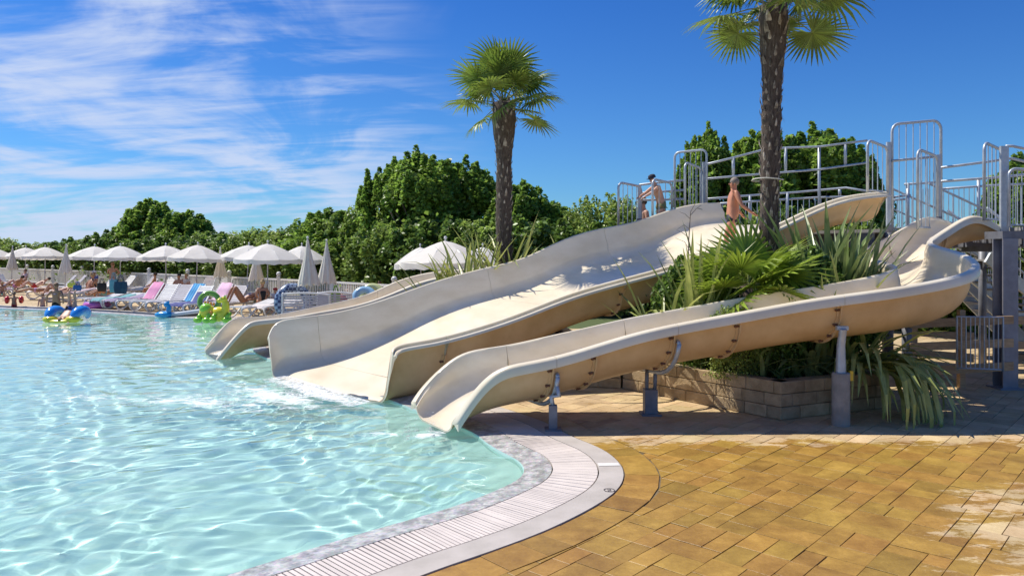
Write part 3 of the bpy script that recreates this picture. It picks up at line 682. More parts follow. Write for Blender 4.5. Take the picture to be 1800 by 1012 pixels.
for (a, b) in (((6.7, 13.55), (7.35, 14.05)), ((7.35, 14.1), (8.3, 14.0)), ((8.30, 12.06), (11.6, 12.06)), ((8.36, 12.1), (8.36, 14)), ((4.3, 15.9), (6.45, 13.2)), ((7.4, 14.2), (5.4, 17.0)), ((8.4, 13.95), (11.5, 13.6)), ((8.2, 15.2), (12, 15.2)), ((8.2, 16.2), (12, 16.2))):
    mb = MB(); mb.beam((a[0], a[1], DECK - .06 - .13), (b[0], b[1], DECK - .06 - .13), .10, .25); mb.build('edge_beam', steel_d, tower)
def hpost(x, y, z1, wd=.28):
    m1 = MB(); m1.box((x, y - wd / 2, z1 / 2), (wd, .022, z1)); m1.box((x, y + wd / 2, z1 / 2), (wd, .022, z1)); m1.box((x, y, z1 / 2), (.02, wd - .02, z1)); m1.box((x, y, .012), (wd + .12, wd + .12, .024)); m1.build('post', steel, tower)
def rpost(x, y, z1, r=.07): m1 = MB(); m1.tube([(x, y, 0), (x, y, z1)], r, 12); m1.build('post', steel_d, tower, smooth=True)
q = G(1767, 682); 
m1 = MB()
for sy in (-.12, .12): m1.box((q.x, q.y + sy, (DECK - .2) / 2), (.24, .02, DECK - .2))
m1.box((q.x, q.y, (DECK - .2) / 2), (.02, .21, DECK - .2)); m1.box((q.x, q.y, .012), (.38, .38, .024)); m1.build('post', steel_col, tower)
m1 = MB(); m1.box((q.x + .1, q.y + .12, DECK - .14), (.42, .45, .12)); m1.build('bracket', steel_d, tower)
m1 = MB(); m1.beam((q.x + .3, q.y + .3, DECK - .33), (8.5, 13.9, DECK - .33), .1, .14); m1.build('edge_beam', steel_d, tower)
rpost(xpx(1727, 14.4), 14.4, DECK - .06); rpost(xpx(1562, 13.3), 13.3, DECK - .06, .08); rpost(xpx(1240, 16.4), 16.4, DECK - .06, .06); rpost(xpx(1594, 11.85), 11.85, 1.25, .075)
rpost(5.2, 17.6, DECK - .06); rpost(11.3, 12.5, DECK - .06, .1); rpost(7.6, 17.6, DECK - .06)

# ---- railing panels and rails, each bolted frame a thing of its own
PR = .026
def panel(label, p0, p1, ztop, zbot, nb, rad=.12, slope=0, corners=(1, 1), leg=None, r=PR, cat='railing', grp='rounded railing panels on the slide tower', name='safety_railing'):
    a = Vector((p0[0], p0[1], 0)); b = Vector((p1[0], p1[1], 0)); e = (b - a).normalized(); Ld = (b - a).length
    t = thing(name, label, cat, ((a.x + b.x) / 2, (a.y + b.y) / 2, zbot), 0, grp)
    def q(x, z): return a + e * x + Vector((0, 0, z))
    def arc(cx, cz, a0, a1, n=5): return [q(cx + rad * math.cos(R(a0 + (a1 - a0) * i / n)), cz + rad * math.sin(R(a0 + (a1 - a0) * i / n))) for i in range(n + 1)]
    zt0, zt1 = ztop, ztop + slope
    pts = [q(0, zbot)]
    if corners[0]: pts += [q(0, zt0 - rad)] + arc(rad, zt0 - rad, 180, 90)[1:]
    else: pts += [q(0, zt0)]
    if corners[1]: pts += arc(Ld - rad, zt1 - rad, 90, 0) + []
    else: pts += [q(Ld, zt1)]
    pts += [q(Ld, zbot)]
    m1 = MB(); m1.tube(pts, r, 8); m1.tube([q(0, zbot + .03), q(Ld, zbot + .03)], r * .75, 6); m1.build('frame', steel, t, smooth=True)
    for k in range(nb):
        x = Ld * (k + 1) / (nb + 1); m1 = MB(); zt = zt0 + (zt1 - zt0) * x / Ld
        if x < rad and corners[0]: zt = zt - rad + math.sqrt(max(0, rad ** 2 - (rad - x) ** 2))
        if Ld - x < rad and corners[1]: zt = zt - rad + math.sqrt(max(0, rad ** 2 - (rad - Ld + x) ** 2))
        m1.tube([q(x, zbot + .03), q(x, zt)], .009, 5); m1.build('baluster', steel, t)
    return t
def XY(px, Y): return (xpx(px, Y), Y)
panel('small railing panel furthest left on the tower, beside the person in the dark cap', XY(1087, 15.9), XY(1127, 16.3), zpx(321, 15.9), DECK, 4, slope=-.04)
panel('small railing panel the child in goggles leans over', XY(1147, 15.7), XY(1181, 16.2), zpx(315, 15.7), DECK, 2, slope=-.03)
panel('tall railing panel left of the palm, foliage behind its right half', XY(1186, 16.5), XY(1242, 16.2), zpx(268, 16.5), DECK, 5, slope=.02)
panel('lower railing panel in front of the tall left one', XY(1204, 15.9), XY(1232, 16.4), zpx(286, 15.9), DECK, 3, slope=-.05)
panel('railing panel at the top end of the broad slide, bottom corners rounded', XY(1525, 13.05), XY(1560, 13.5), zpx(247, 13.05), zpx(337, 13.05), 3, slope=-.05)
panel('tallest railing panel between the two slide entrances', XY(1568, 13.55), XY(1654, 13.75), zpx(217, 13.55), DECK, 6, slope=.08, rad=.16)
panel('railing panel in front of the tallest one, right side', XY(1613, 13.2), XY(1648, 13.6), zpx(263, 13.2), DECK, 4, slope=-.06)
panel('railing panel above the top end of the front slide', XY(1730, 12.25), XY(1764, 12.7), zpx(251, 12.25), zpx(388, 12.25), 4, slope=-.06)
panel('railing panel at the right edge of the photo over the tower deck', XY(1773, 12.1), XY(1835, 12.1), zpx(297, 12.1), DECK, 7, slope=-.03)
def post_thing(px, Y, y0, y1, lab, wd=.075):
    t = thing('railing_post', lab, 'post', (xpx(px, Y), Y, zpx(y1, Y)), 0, 'steel railing posts of the slide tower')
    m1 = MB(); m1.box((xpx(px, Y), Y, (zpx(y0, Y) + zpx(y1, Y)) / 2), (wd, .05, zpx(y0, Y) - zpx(y1, Y))); m1.build('post', steel, t)
    m1 = MB(); m1.box((xpx(px, Y), Y - .035, zpx(y1, Y) + .1), (wd + .03, .02, .2)); m1.build('bracket', steel_d, t)
post_thing(1562, 13.52, 250, 415, 'steel post between the broad slide entrance and the tallest panel')
post_thing(1649, 13.62, 272, 400, 'steel post right of the tallest railing panel')
post_thing(1765, 12.35, 257, 440, 'heavy steel post at the right above the tower column', .13)
post_thing(1238, 16.3, 285, 395, 'steel post beside the tall left railing panel')
post_thing(1124, 16.25, 325, 400, 'steel post right of the furthest left railing panel')
def rail(label, runs, posts=(), balus=None, r=.024, kind='railing'):
    p0 = P(*runs[0][0]); t = thing('guard_rail', label, kind, (p0.x, p0.y, DECK), 0, 'long guard rails of the slide tower')
    for run in runs:
        pts = [P(*p) for p in run]; m1 = MB(); m1.tube(pts, r, 8); m1.build('rail', steel, t, smooth=True)
    for a, b in posts: m1 = MB(); m1.tube([P(*a), P(*b)], .034, 8); m1.build('post', steel, t, smooth=True)
    if balus:
        (a0, a1, b0, b1, n) = balus
        for k in range(n):
            f = (k + .5) / n; m1 = MB(); m1.tube([P(*a0).lerp(P(*a1), f), P(*b0).lerp(P(*b1), f)], .009, 5); m1.build('baluster', steel, t)
    return t
rail('upper pair of guard rails rising from the left panels past the palm trunk', [[(1238, 290, 16.3), (1290, 277, 16.5), (1340, 264, 16.6), (1380, 260, 16.6), (1440, 258, 16.4), (1525, 247, 16)], [(1238, 315, 16.3), (1300, 309, 16.5), (1340, 306, 16.6), (1440, 298, 16.4), (1525, 286, 16)]],
     posts=[((1289, 277, 16.5), (1289, 310, 16.5)), ((1381, 260, 16.6), (1381, 303, 16.6)), ((1486, 252, 16.2), (1486, 292, 16.2)), ((1440, 258, 16.45), (1440, 385, 16.45))])
rail('lower balustrade behind the broad slide entrance with thin balusters', [[(1242, 350, 16.5), (1300, 345, 16.8), (1400, 338, 16.8), (1487, 330, 16.6), (1530, 337, 16)], [(1265, 358, 16.5), (1340, 353, 16.8), (1440, 347, 16.8), (1530, 345, 16)]],
     posts=[((1384, 339, 16.8), (1384, 392, 16.8)), ((1476, 331, 16.7), (1476, 345, 16.7)), ((1318, 344, 16.8), (1318, 392, 16.8))], balus=((1265, 358, 16.5), (1530, 345, 16.4), (1265, 400, 16.5), (1530, 396, 16.4), 26))
rail('rails joining the furthest left panels behind the child', [[(1124, 325, 16.3), (1186, 318, 16.6), (1204, 317, 16.6)], [(1124, 340, 16.3), (1204, 334, 16.6)], [(1124, 352, 16.3), (1204, 350, 16.6)]])
rail('pair of rails running right from the tallest panel', [[(1568, 283, 13.5), (1648, 275, 13.7)], [(1654, 295, 13.7), (1732, 285, 13.7), (1760, 281, 13.7)], [(1654, 319, 13.7), (1765, 311, 13.7), (1830, 304, 13.7)]])
rail('short rails right of the heavy post at the edge of the photo', [[(1768, 257, 12.4), (1780, 257, 12.4), (1840, 270, 12.6)], [(1768, 278, 12.4), (1780, 279, 12.4), (1840, 293, 12.6)]])
rail('far balustrade of the deck seen between the panels against the sky', [[(1590, 324, 15.8), (1655, 320, 15.8)], [(1655, 332, 15.8), (1745, 326, 15.8), (1840, 322, 15.6)], [(1566, 347, 15.8), (1600, 343, 15.8)]],
     posts=[((1596, 322, 15.8), (1596, 398, 15.8)), ((1720, 314, 15.8), (1720, 398, 15.8))], balus=((1600, 333, 15.9), (1835, 326, 15.8), (1600, 395, 15.9), (1835, 395, 15.8), 26))
rail('balustrade between the broad slide entrance and the far deck', [[(1566, 352, 15.2), (1592, 350, 15.2)]], balus=((1566, 352, 15.2), (1596, 350, 15.2), (1566, 400, 15.2), (1596, 400, 15.2), 4))
# stairs
def stair(label, a, b, wd, nst, hand=.95):
    a = Vector(a); b = Vector(b); t = thing('metal_stair', label, 'stair', (a.x, a.y, min(a.z, b.z)), 0, 'steel stairs of the slide tower')
    e = (b - a); side = Vector((-e.y, e.x, 0)).normalized() * wd / 2
    for s_ in (-1, 1):
        m1 = MB(); m1.beam(a + side * s_, b + side * s_, .05, .22); m1.build('stringer', steel, t)
        m1 = MB(); m1.tube([a + side * s_ + Vector((0, 0, hand)), b + side * s_ + Vector((0, 0, hand))], .024, 8); m1.tube([a + side * s_ + Vector((0, 0, hand * .55)), b + side * s_ + Vector((0, 0, hand * .55))], .018, 8); m1.build('handrail', steel, t, smooth=True)
        for k in range(nst):
            q = a.lerp(b, (k + .5) / nst) + side * s_; m1 = MB(); m1.tube([q, q + Vector((0, 0, hand))], .010, 5); m1.build('baluster', steel, t)
    for k in range(nst):
        q = a.lerp(b, (k + .5) / nst); m1 = MB(); m1.box(q + Vector((0, 0, .02)), (.26, wd - .08, .035), rz=math.atan2(e.y, e.x)); m1.build('tread', deckplate, t)
stair('upper steel stair with slanting handrails behind the tallest panel', (xpx(1597, 15.3), 15.3, zpx(326, 15.3) - .95), (xpx(1722, 16.4), 16.4, zpx(395, 16.4) - .8), .9, 8)
stair('lower steel stair going down to the right under the tower deck', (xpx(1700, 14.6), 14.6, zpx(452, 14.6)), (xpx(1905, 15.2), 15.2, .1), .95, 13)
stair('steel stair in the shade behind the tower column', (xpx(1690, 16.2), 16.2, zpx(500, 16.2)), (xpx(1800, 16.0), 16.0, .1), .9, 8)
# board fences
def board_fence(label, ax, bx, Y0, Y1, ys, th=.04):
    t = thing('board_fence', label, 'fence', (xpx(ax, Y0), Y0, 0), 0, 'brown board fences under the tower')
    for k, (t0, b0, t1, b1) in enumerate(ys):
        A0 = P(ax, t0, Y0); A1 = P(ax, b0, Y0); B0 = P(bx, t1, Y1); B1 = P(bx, b1, Y1); d = Vector((0, th, 0)); m1 = MB(); m1.tone = random.random()
        vs = [A0, A1, B1, B0, A0 + d, A1 + d, B1 + d, B0 + d]; m1.add(vs, [(0, 1, 2, 3), (4, 7, 6, 5), (0, 3, 7, 4), (1, 5, 6, 2), (0, 4, 5, 1), (3, 2, 6, 7)]); m1.build('board', wood, t)
    return t
t = board_fence('three brown boards fixed across the front of the tower column', 1600, 1782, 11.75, 11.42, [(562, 577, 555, 569), (603, 617, 595, 610), (646, 661, 636, 651)])
for px in (1606, 1690): q = P(px, 600, 11.85); m1 = MB(); m1.box((q.x, 11.86, .62), (.09, .09, 1.24)); m1.build('post', wood, t)
t = board_fence('sunlit pale boards of the second fence further back', 1590, 1712, 13.7, 13.7, [(582, 588, 584, 600), (612, 624, 622, 637), (640, 652, 643, 658)])
q = P(1592, 600, 13.1); m1 = MB(); m1.box((q.x, 13.8, .5), (.09, .09, 1.0)); m1.build('post', wood, t)
t = board_fence('brown boards continuing right of the tower column', 1786, 1900, 11.9, 11.9, [(556, 570, 554, 568), (600, 614, 598, 612)])
panel('small upright steel gate with ten bars standing before the brown boards', XY(1682, 11.36), XY(1763, 11.2), zpx(556, 11.36), zpx(650, 11.36), 9, rad=.02, corners=(0, 0), slope=.0, r=.018, cat='gate', grp=None, name='steel_gate')

# ------------------------------------------------------------------ planter
pl_a, pl_b, pl_c, pl_d = Vector((1.75, 11.75, 0)), Vector((3.46, 9.52, 0)), Vector((5.25, 10.3, 0)), Vector((3.4, 14.4, 0))
planter = thing('stone_planter', 'low planter wall of three courses of pale stained stone blocks', 'planter', pl_b)
block = mat('stone_block', (.50, .38, .23), .9, col2=(.27, .19, .10), scale=5, bump=.9, bscale=45, tone=.22, world=True, lo=.3, hi=.7)
def wall_run(a, b, courses=3, h=.165, th=.2):
    e = (b - a).normalized(); L_ = (b - a).length; nrm = Vector((e.y, -e.x, 0)); ang = math.atan2(e.y, e.x)
    for c in range(courses):
        x = -.0 - (.14 if c % 2 else 0)
        while x < L_ - .03:
            l = random.choice((.34, .42, .5)); x0 = max(0, x); x1 = min(L_, x + l)
            if x1 - x0 > .04:
                ins = random.uniform(0, .007); p = a + e * (x0 + x1) / 2 - nrm * (th / 2 + ins); m1 = MB(); m1.tone = random.random()
                hw, hh, ht = (x1 - x0) / 2 - .0025, (h - .007) / 2, th / 2; M = Matrix.Rotation(ang, 3, 'Z'); cz = c * h + h / 2; bev = .008
                vs = []
                for sx, sz in ((-1, -1), (1, -1), (1, 1), (-1, 1)): vs.append(p + M @ Vector((sx * hw, ht, sz * hh)) + Vector((0, 0, cz)))
                for sx, sz in ((-1, -1), (1, -1), (1, 1), (-1, 1)): vs.append(p + M @ Vector((sx * hw, -ht + bev, sz * hh)) + Vector((0, 0, cz)))
                for sx, sz in ((-1, -1), (1, -1), (1, 1), (-1, 1)): vs.append(p + M @ Vector((sx * (hw - bev) + random.uniform(-.003, .003), -ht, sz * (hh - bev) + random.uniform(-.003, .003))) + Vector((0, 0, cz)))
                fs = [(0, 1, 2, 3), (8, 11, 10, 9)]
                for k in range(4): j = (k + 1) % 4; fs += [(k, k + 4, j + 4, j), (k + 4, k + 8, j + 8, j + 4)]
                m1.add(vs, fs); m1.build('stone_block', block, planter)
            x += l
wall_run(pl_a, pl_b); wall_run(pl_b, pl_c); wall_run(Vector((.9, 12.0, 0)), pl_a + Vector((-.02, .0, 0)), 3)
mb = MB(); prism(mb, [(q.x, q.y) for q in (pl_a + Vector((.2, .2, 0)), pl_b + Vector((0, .28, 0)), pl_c + Vector((-.18, .1, 0)), Vector((5.6, 12.2, 0)), pl_d, Vector((1.2, 13.6, 0)), Vector((1.0, 12.3, 0)))], 0, .42); mb.build('soil', soil, planter)

# ------------------------------------------------------------------ palms and flax
def frond_mesh(seed, Lp=.75, Lf=.62, nl=34, spread=150, droop=.25):
    r = random.Random(seed); m = MB(); m.tube([(0, 0, 0), (Lp * .5, 0, .03), (Lp, 0, 0)], [.014, .010, .008], 5, m=1)
    for k in range(nl):
        f = (k + .5) / nl * 2 - 1; a = R(spread) * f; ln = Lf * (1 - .28 * abs(f) ** 2) * r.uniform(.93, 1.05); w0 = 2 * Lf * .42 * math.tan(R(spread) / nl) * .62
        tone = r.random(); dr = droop * r.uniform(.5, 1.5); d = Vector((math.cos(a), math.sin(a), .16 * (1 - abs(f)) - .08)); s = Vector((-math.sin(a), math.cos(a), 0))
        vs = []; st = ((.0, .006), (.40, w0), (.72, w0 * .72), (1, .002))
        for j, (t_, wd) in enumerate(st):
            c = Vector((Lp, 0, 0)) + d * (ln * t_); c.z -= dr * ln * max(0, t_ - .3) ** 2 * 1.6; fold = wd * (.55 if t_ < .6 else .3)
            vs += [c - s * wd, c - Vector((0, 0, fold)), c + s * wd]
        fs = []
        for j in range(3): o = 3 * j; fs += [(o, o + 1, o + 4, o + 3), (o + 1, o + 2, o + 5, o + 4)]
        m.add(vs, fs, m=0, tone=tone)
    return m
stalk = mat('palm_stalk', (.16, .20, .05), .5, col2=(.22, .24, .08), scale=5)
FR = [frond_mesh(11 + i, droop=.2 + .12 * i).mesh('palm_frond', [frond_m, stalk]) for i in range(3)]
FRY = [frond_mesh(31 + i, Lp=.5, Lf=.66, nl=28, spread=140, droop=.10 + .14 * i).mesh('palm_frond', [frond_y, stalk]) for i in range(3)]
def crown_fronds(root, c, meshes, n, lo, hi, scale, seed, jit=8, start=0, droop_low=True):
    r = random.Random(seed)
    for k in range(n):
        el = lo + (hi - lo) * (k / (n - 1)) ** .85 + r.uniform(-jit, jit); az = k * 137.5 + start + r.uniform(-12, 12)
        o = link('frond', meshes[k % len(meshes)], root); o.location = c - root.location if isinstance(c, Vector) else c
        q = Euler((R(r.uniform(-35, 35)), R(-el), R(az)), 'XYZ'); o.rotation_euler = q; s = scale * r.uniform(.85, 1.1); o.scale = (s, s, s)
def palm(label, base, H, r0, r1, rt, lean, n, seed, fs):
    root = thing('fan_palm', label, 'palm tree', base); r = random.Random(seed); m = MB(); pts = []; rs = []
    for k in range(34):
        t = k / 33; z = H * t; x = lean * t ** 1.3; rad = r0 + (r1 - r0) * min(1, t * 2.2)
        if t > .80: rad = r1 + (rt - r1) * math.sin((t - .80) / .2 * math.pi * .62)
        pts.append((x, 0.02 * math.sin(t * 5), z)); rs.append(rad * r.uniform(.93, 1.06))
    m.tube(pts, rs, 16); m.build('trunk', fibre, root, smooth=True, world=False)
    m = MB(); nst = int(H * 46)
    for k in range(nst):   # cut leaf bases, spiralling up
        t = (k + .5) / nst; i = min(32, int(t * 33)); c = Vector(pts[i]).lerp(Vector(pts[i + 1]), t * 33 - i); rad = rs[i] * .96; a = R(k * 137.5 + r.uniform(-15, 15))
        u = Vector((math.cos(a), math.sin(a), 0)); s = Vector((-u.y, u.x, 0)); big = 1.5 if t > .8 else 1; ln = r.uniform(.10, .19) * big; wd = r.uniform(.016, .034) * big; out = r.uniform(.02, .045) * big; tone = r.random() ** 1.3
        p0 = c + u * rad * .92; p1 = c + u * (rad + out * .5) + Vector((0, 0, ln * .6)); p2 = c + u * (rad + out) + Vector((0, 0, ln))
        m.add([p0 - s * wd, p0 + s * wd, p1 + s * wd * .8 + u * .004, p1 - s * wd * .8 + u * .004, p1 + u * .018, p2 - s * wd * .25, p2 + s * wd * .25], [(0, 1, 4), (0, 4, 3), (1, 2, 4), (3, 4, 5), (4, 2, 6), (4, 6, 5), (0, 3, 2, 1)], tone=tone)
    for k in range(int(H * 90)):   # hanging fibres
        t = r.random(); i = min(32, int(t * 33)); a = r.uniform(0, 6.28); u = Vector((math.cos(a), math.sin(a), 0)); s = Vector((-u.y, u.x, 0)) * r.uniform(.002, .005); p0 = Vector(pts[i]) + u * rs[i]; p1 = p0 + u * r.uniform(.01, .09) + s * r.uniform(-12, 12) + Vector((0, 0, r.uniform(-.14, .10)))
        m.add([p0 - s, p0 + s, p1], [(0, 1, 2)], tone=r.random())
    m.build('leaf_bases', stub, root, world=False, kind='stuff')
    c = Vector((lean, 0, H)) + root.location
    crown_fronds(root, c, FR, n, -24, 74, fs, seed)
    return root
palm('slender fan palm growing between the broad and the left slide', (xpx(886, 16.1), 16.1, 0), zpx(182, 16.1), .21, .17, .25, .0, 26, 3, 1.02)
p2 = palm('nearer fan palm whose crown is cut by the top of the photo', (xpx(1350, 11.45), 11.45, .42), zpx(12, 11.45) - .42,   .12, .145, .205, .08, 28, 8, 1.0)
m1 = MB(); c = P(1349, 316, 11.45); ringp = [(c.x + .23 * math.cos(a), c.y + .23 * math.sin(a), c.z + .01 * math.sin(2 * a)) for a in np.linspace(0, 6.28, 17)[:-1]]; m1.tube(ringp, .011, 6, close=True); m1.build('rope', mat('white_rope', (.6, .57, .5), .8), p2, smooth=True)
root = thing('young_fan_palm', 'short bright green fan palm without trunk in the stone planter', 'palm', (xpx(1310, 10.9), 10.9, .42))
m1 = MB(); m1.tube([(root.location.x, 10.9, .4), (root.location.x + .03, 10.9, 1.7)], [.15, .11], 10); m1.build('trunk', fibre, root, smooth=True)
crown_fronds(root, Vector((root.location.x + .03, 10.9, 1.62)), FRY, 22, -32, 58, .98, 21, start=60, jit=12)

def blade_mesh(seed, L_=1.3, W_=.034, bend=.5, mats=None):
    r = random.Random(seed); m = MB(); n = 7; vs = []
    for k in range(n):
        t = k / (n - 1); a = bend * t * t; x = L_ * (t * math.sin(a * .5)) + .05 * t; z = L_ * t * math.cos(a * .62)
        wd = W_ * (1 - .15 * t) * (1 if t < .75 else (1 - t) / .25 * .95 + .05); f = wd * .55
        vs += [(x - f * .3, -wd, z + 0), (x + f * .5, 0, z - f * .3), (x - f * .3, wd, z)]
    for k in range(n - 1): o = 3 * k; m.add([], []); 
    m.v = [tuple(v) for v in vs]; m.f = []; m.mi = []; m.t = []
    for k in range(n - 1):
        o = 3 * k
        for f in ((o, o + 1, o + 4, o + 3), (o + 1, o + 2, o + 5, o + 4)): m.f.append(f); m.mi.append(0); m.t.append(r.random() * .6 + .2)
    return m
BL = {}
for nm, mm in (('g', flax), ('d', flax_d)):
    BL[nm] = [blade_mesh(50 + i, 1.3, .036, b).mesh('flax_leaf', mm) for i, b in enumerate((.25, .5, .8, 1.3, 2.0, 2.6))]
def flax_plant(label, loc, n, h, tilt, seed, kind='g', spread=.12, bends=(0, 1, 1, 2, 3), azr=(0, 360), wide=1.0, tmin=2):
    root = thing('flax_plant', label, 'plant', loc, 0, 'sword leaved flax plants'); r = random.Random(seed)
    for k in range(n):
        o = link('leaf', BL[kind][r.choice(bends)], root); az = r.uniform(*azr); tl = tmin + (tilt - tmin) * r.random() ** .8
        o.location = (r.uniform(-spread, spread), r.uniform(-spread, spread), 0); o.rotation_euler = (0, R(tl), R(az)); s = h / 1.3 * r.uniform(.6, 1.05); o.scale = (wide * s ** .4, wide * r.uniform(.85, 1.15), s)
    return root
y0 = 16.0
flax_plant('flax clump in front of the slender palm trunk', (xpx(890, 15.75), 15.75, 1.0), 34, 2.1, 26, 1, 'g', .28, bends=(0, 0, 1, 2, 3))
flax_plant('flax clump between the slender palm and the umbrella, over the slide rim', (xpx(830, 15.7), 15.7, .95), 46, 1.85, 38, 2, 'g', .32, bends=(0, 0, 1, 2))
flax_plant('small leftmost flax clump over the slide rim', (xpx(765, 15.6), 15.6, .80), 20, 1.5, 35, 3, 'g', .25, bends=(0, 0, 1))
flax_plant('sparse flax clump right of the slender palm', (xpx(985, 16.0), 16.0, 1.3), 14, 1.6, 38, 4, 'g', .35, bends=(0, 0, 1))
flax_plant('flax clump at the left end of the stone planter', (xpx(1165, 11.2), 11.2, .45), 34, 1.75, 40, 5, 'g', .2, bends=(0, 1, 2, 4))
flax_plant('upright flax clump left of the young palm', (xpx(1225, 11.1), 11.1, .45), 30, 2.2, 20, 6, 'g', .15, bends=(0, 0, 1))
flax_plant('tall dark flax clump right of the young palm', (xpx(1440, 11.4), 11.4, .45), 50, 2.7, 17, 7, 'd', .28, bends=(0, 0, 1), wide=1.5)
flax_plant('flax clump with bright tips behind the slide bend', (xpx(1478, 11.6), 11.6, .45), 50, 2.45, 19, 8, 'd', .25, bends=(0, 0, 1, 2), wide=1.3)
flax_plant('lighter flax clump in front of the tall dark one', (xpx(1470, 10.85), 10.85, .45), 40, 1.95, 32, 9, 'g', .3, bends=(0, 0, 1, 2))
flax_plant('flax leaves hanging over the planter corner beside the thick post', (xpx(1530, 9.95), 10.1, .62), 60, 1.35, 88, 10, 'g', .2, bends=(1, 2, 2, 3, 3, 4), azr=(-125, -5), wide=1.0, tmin=30)
flax_plant('bright flax leaves drooping at the right end of the planter', (xpx(1560, 9.9), 10.15, .6), 26, 1.15, 82, 12, 'g', .12, bends=(3, 4, 5), azr=(-95, 10), wide=1.2, tmin=35)
flax_plant('low flax clump under the front slide', (xpx(1330, 10.4), 10.4, .42), 20, .8, 50, 11, 'd', .35, bends=(0, 1, 2))
flax_plant('flax clump behind the thick post', (xpx(1425, 10.4), 10.4, .42), 22, .95, 55, 13, 'd', .3, bends=(1, 2, 3), wide=1.3)
# bare twig
root = thing('bare_shrub', 'thin bare branching twig rising left of the young palm', 'shrub', (xpx(1213, 10.7), 10.7, .42)); B0 = [(1212, 560), (1213, 480), (1210, 440), (1212, 400), (1214, 372), (1222, 358)]
m1 = MB(); m1.tube([(xpx(a, 10.7), 10.7, max(.4, zpx(b, 10.7))) for a, b in B0], [.010, .009, .008, .007, .005, .003], 6)
for br in ([(1211, 418), (1200, 408), (1192, 404)], [(1213, 385), (1206, 376), (1197, 372)], [(1214, 378), (1226, 366), (1236, 360)], [(1211, 402), (1204, 395), (1194, 402)], [(1212, 440), (1205, 425), (1190, 418)], [(1226, 366), (1236, 368)]):
    m1.tube([(xpx(a, 10.7), 10.7 + .05 * i, zpx(b, 10.7)) for i, (a, b) in enumerate(br)], [.005, .004, .002], 5)
m1.build('stem', bark, root)

# ------------------------------------------------------------------ foliage
def leaf_cloud(P0, size, r, droop=.3, asp=.8):
    """P0 (n,3) centres -> folded rhombic leaves as arrays"""
    n = len(P0); az = r.uniform(0, 2 * np.pi, n); el = r.normal(-.25, .55, n)
    d = np.stack([np.cos(az) * np.cos(el), np.sin(az) * np.cos(el), np.sin(el)], 1)
    up = r.normal(0, .6, (n, 3)); up[:, 2] += 1; s = np.cross(d, up); s /= np.linalg.norm(s, axis=1)[:, None]; nn = np.cross(s, d)
    sz = size * r.uniform(.6, 1.25, n)[:, None]
    a = P0 - d * sz * .5; b = P0 + s * sz * asp * .5 + nn * sz * .12 - d * sz * .08; c = P0 + d * sz * .55; e = P0 - s * sz * asp * .5 + nn * sz * .12 - d * sz * .08
    V = np.stack([a, b, c, e], 1).reshape(-1, 3); i = np.arange(n) * 4
    Fc = np.stack([i, i + 1, i + 2, i, i + 2, i + 3], 1).reshape(-1, 3); return V, Fc
def mesh_np(name, V, Fc, m, tone):
    me = bpy.data.meshes.new(name); me.vertices.add(len(V)); me.vertices.foreach_set('co', V.astype(np.float32).ravel()); me.loops.add(Fc.size); me.loops.foreach_set('vertex_index', Fc.astype(np.int32).ravel())
    me.polygons.add(len(Fc)); me.polygons.foreach_set('loop_start', np.arange(0, Fc.size, 3, dtype=np.int32)); me.update(calc_edges=True); me.materials.append(m)
    at = me.attributes.new('tone', 'FLOAT', 'FACE'); at.data.foreach_set('value', tone.astype(np.float32)); return me
def crown_mesh(seed, Rx, Ry, H, n, size, m, shoots=40, z0=.1, spike=.5):
    """leafy volume: lumpy rounded body made of many overlapping sprays, with short upright shoots along its top"""
    r = np.random.default_rng(seed); pts = []; nb = shoots * 2; per = int(n * .72 / nb)
    for s in range(nb):
        a = r.uniform(0, 6.28); ph = math.acos(r.uniform(-.55, 1)); q = r.uniform(.45, 1) ** .6
        c = np.array((Rx * math.sin(ph) * math.cos(a) * q, Ry * math.sin(ph) * math.sin(a) * q, H * (.50 + .40 * math.cos(ph) * q)))
        sz = r.uniform(.16, .30) * min(Rx, H * .45); d = r.normal(0, 1, (per, 3)); d /= np.linalg.norm(d, axis=1)[:, None]; rad = r.random(per) ** .45
        pts.append(c + d * rad[:, None] * np.array((sz * 1.0, sz * 1.0, sz * 1.25)))
    ns = int(shoots * 1.8); per2 = int(n * .34 / ns)
    for s in range(ns):
        a = r.uniform(0, 6.28); rr = math.sqrt(r.random()) * .95; x, y = Rx * rr * math.cos(a), Ry * rr * math.sin(a); zt = H * (.50 + .40 * math.sqrt(max(0, 1 - rr * rr))); ln = r.uniform(.5, 1.25) * spike * H * .30
        t = r.random(per2); wd = .05 + .24 * (1 - t); th = r.uniform(0, 6.28, per2); pts.append(np.stack([x + wd * np.cos(th), y + wd * np.sin(th), zt - ln * .35 + ln * 1.15 * t], 1))
    k = int(n * .08); pts.append(np.stack([r.normal(0, Rx * .5, k), r.normal(0, Ry * .4, k), H * r.uniform(z0, .6, k)], 1))
    lowk = int(n * .12); a = r.uniform(0, 6.28, lowk); pts.append(np.stack([Rx * .85 * np.cos(a) * r.random(lowk) ** .3, Ry * .85 * np.sin(a) * r.random(lowk) ** .3, H * r.uniform(.03, .35, lowk)], 1))
    Pn = np.concatenate(pts); V, Fc = leaf_cloud(Pn, size, r); tone = np.repeat(r.random(len(Pn)), 2); return mesh_np('tree_crown', V, Fc, m, tone)
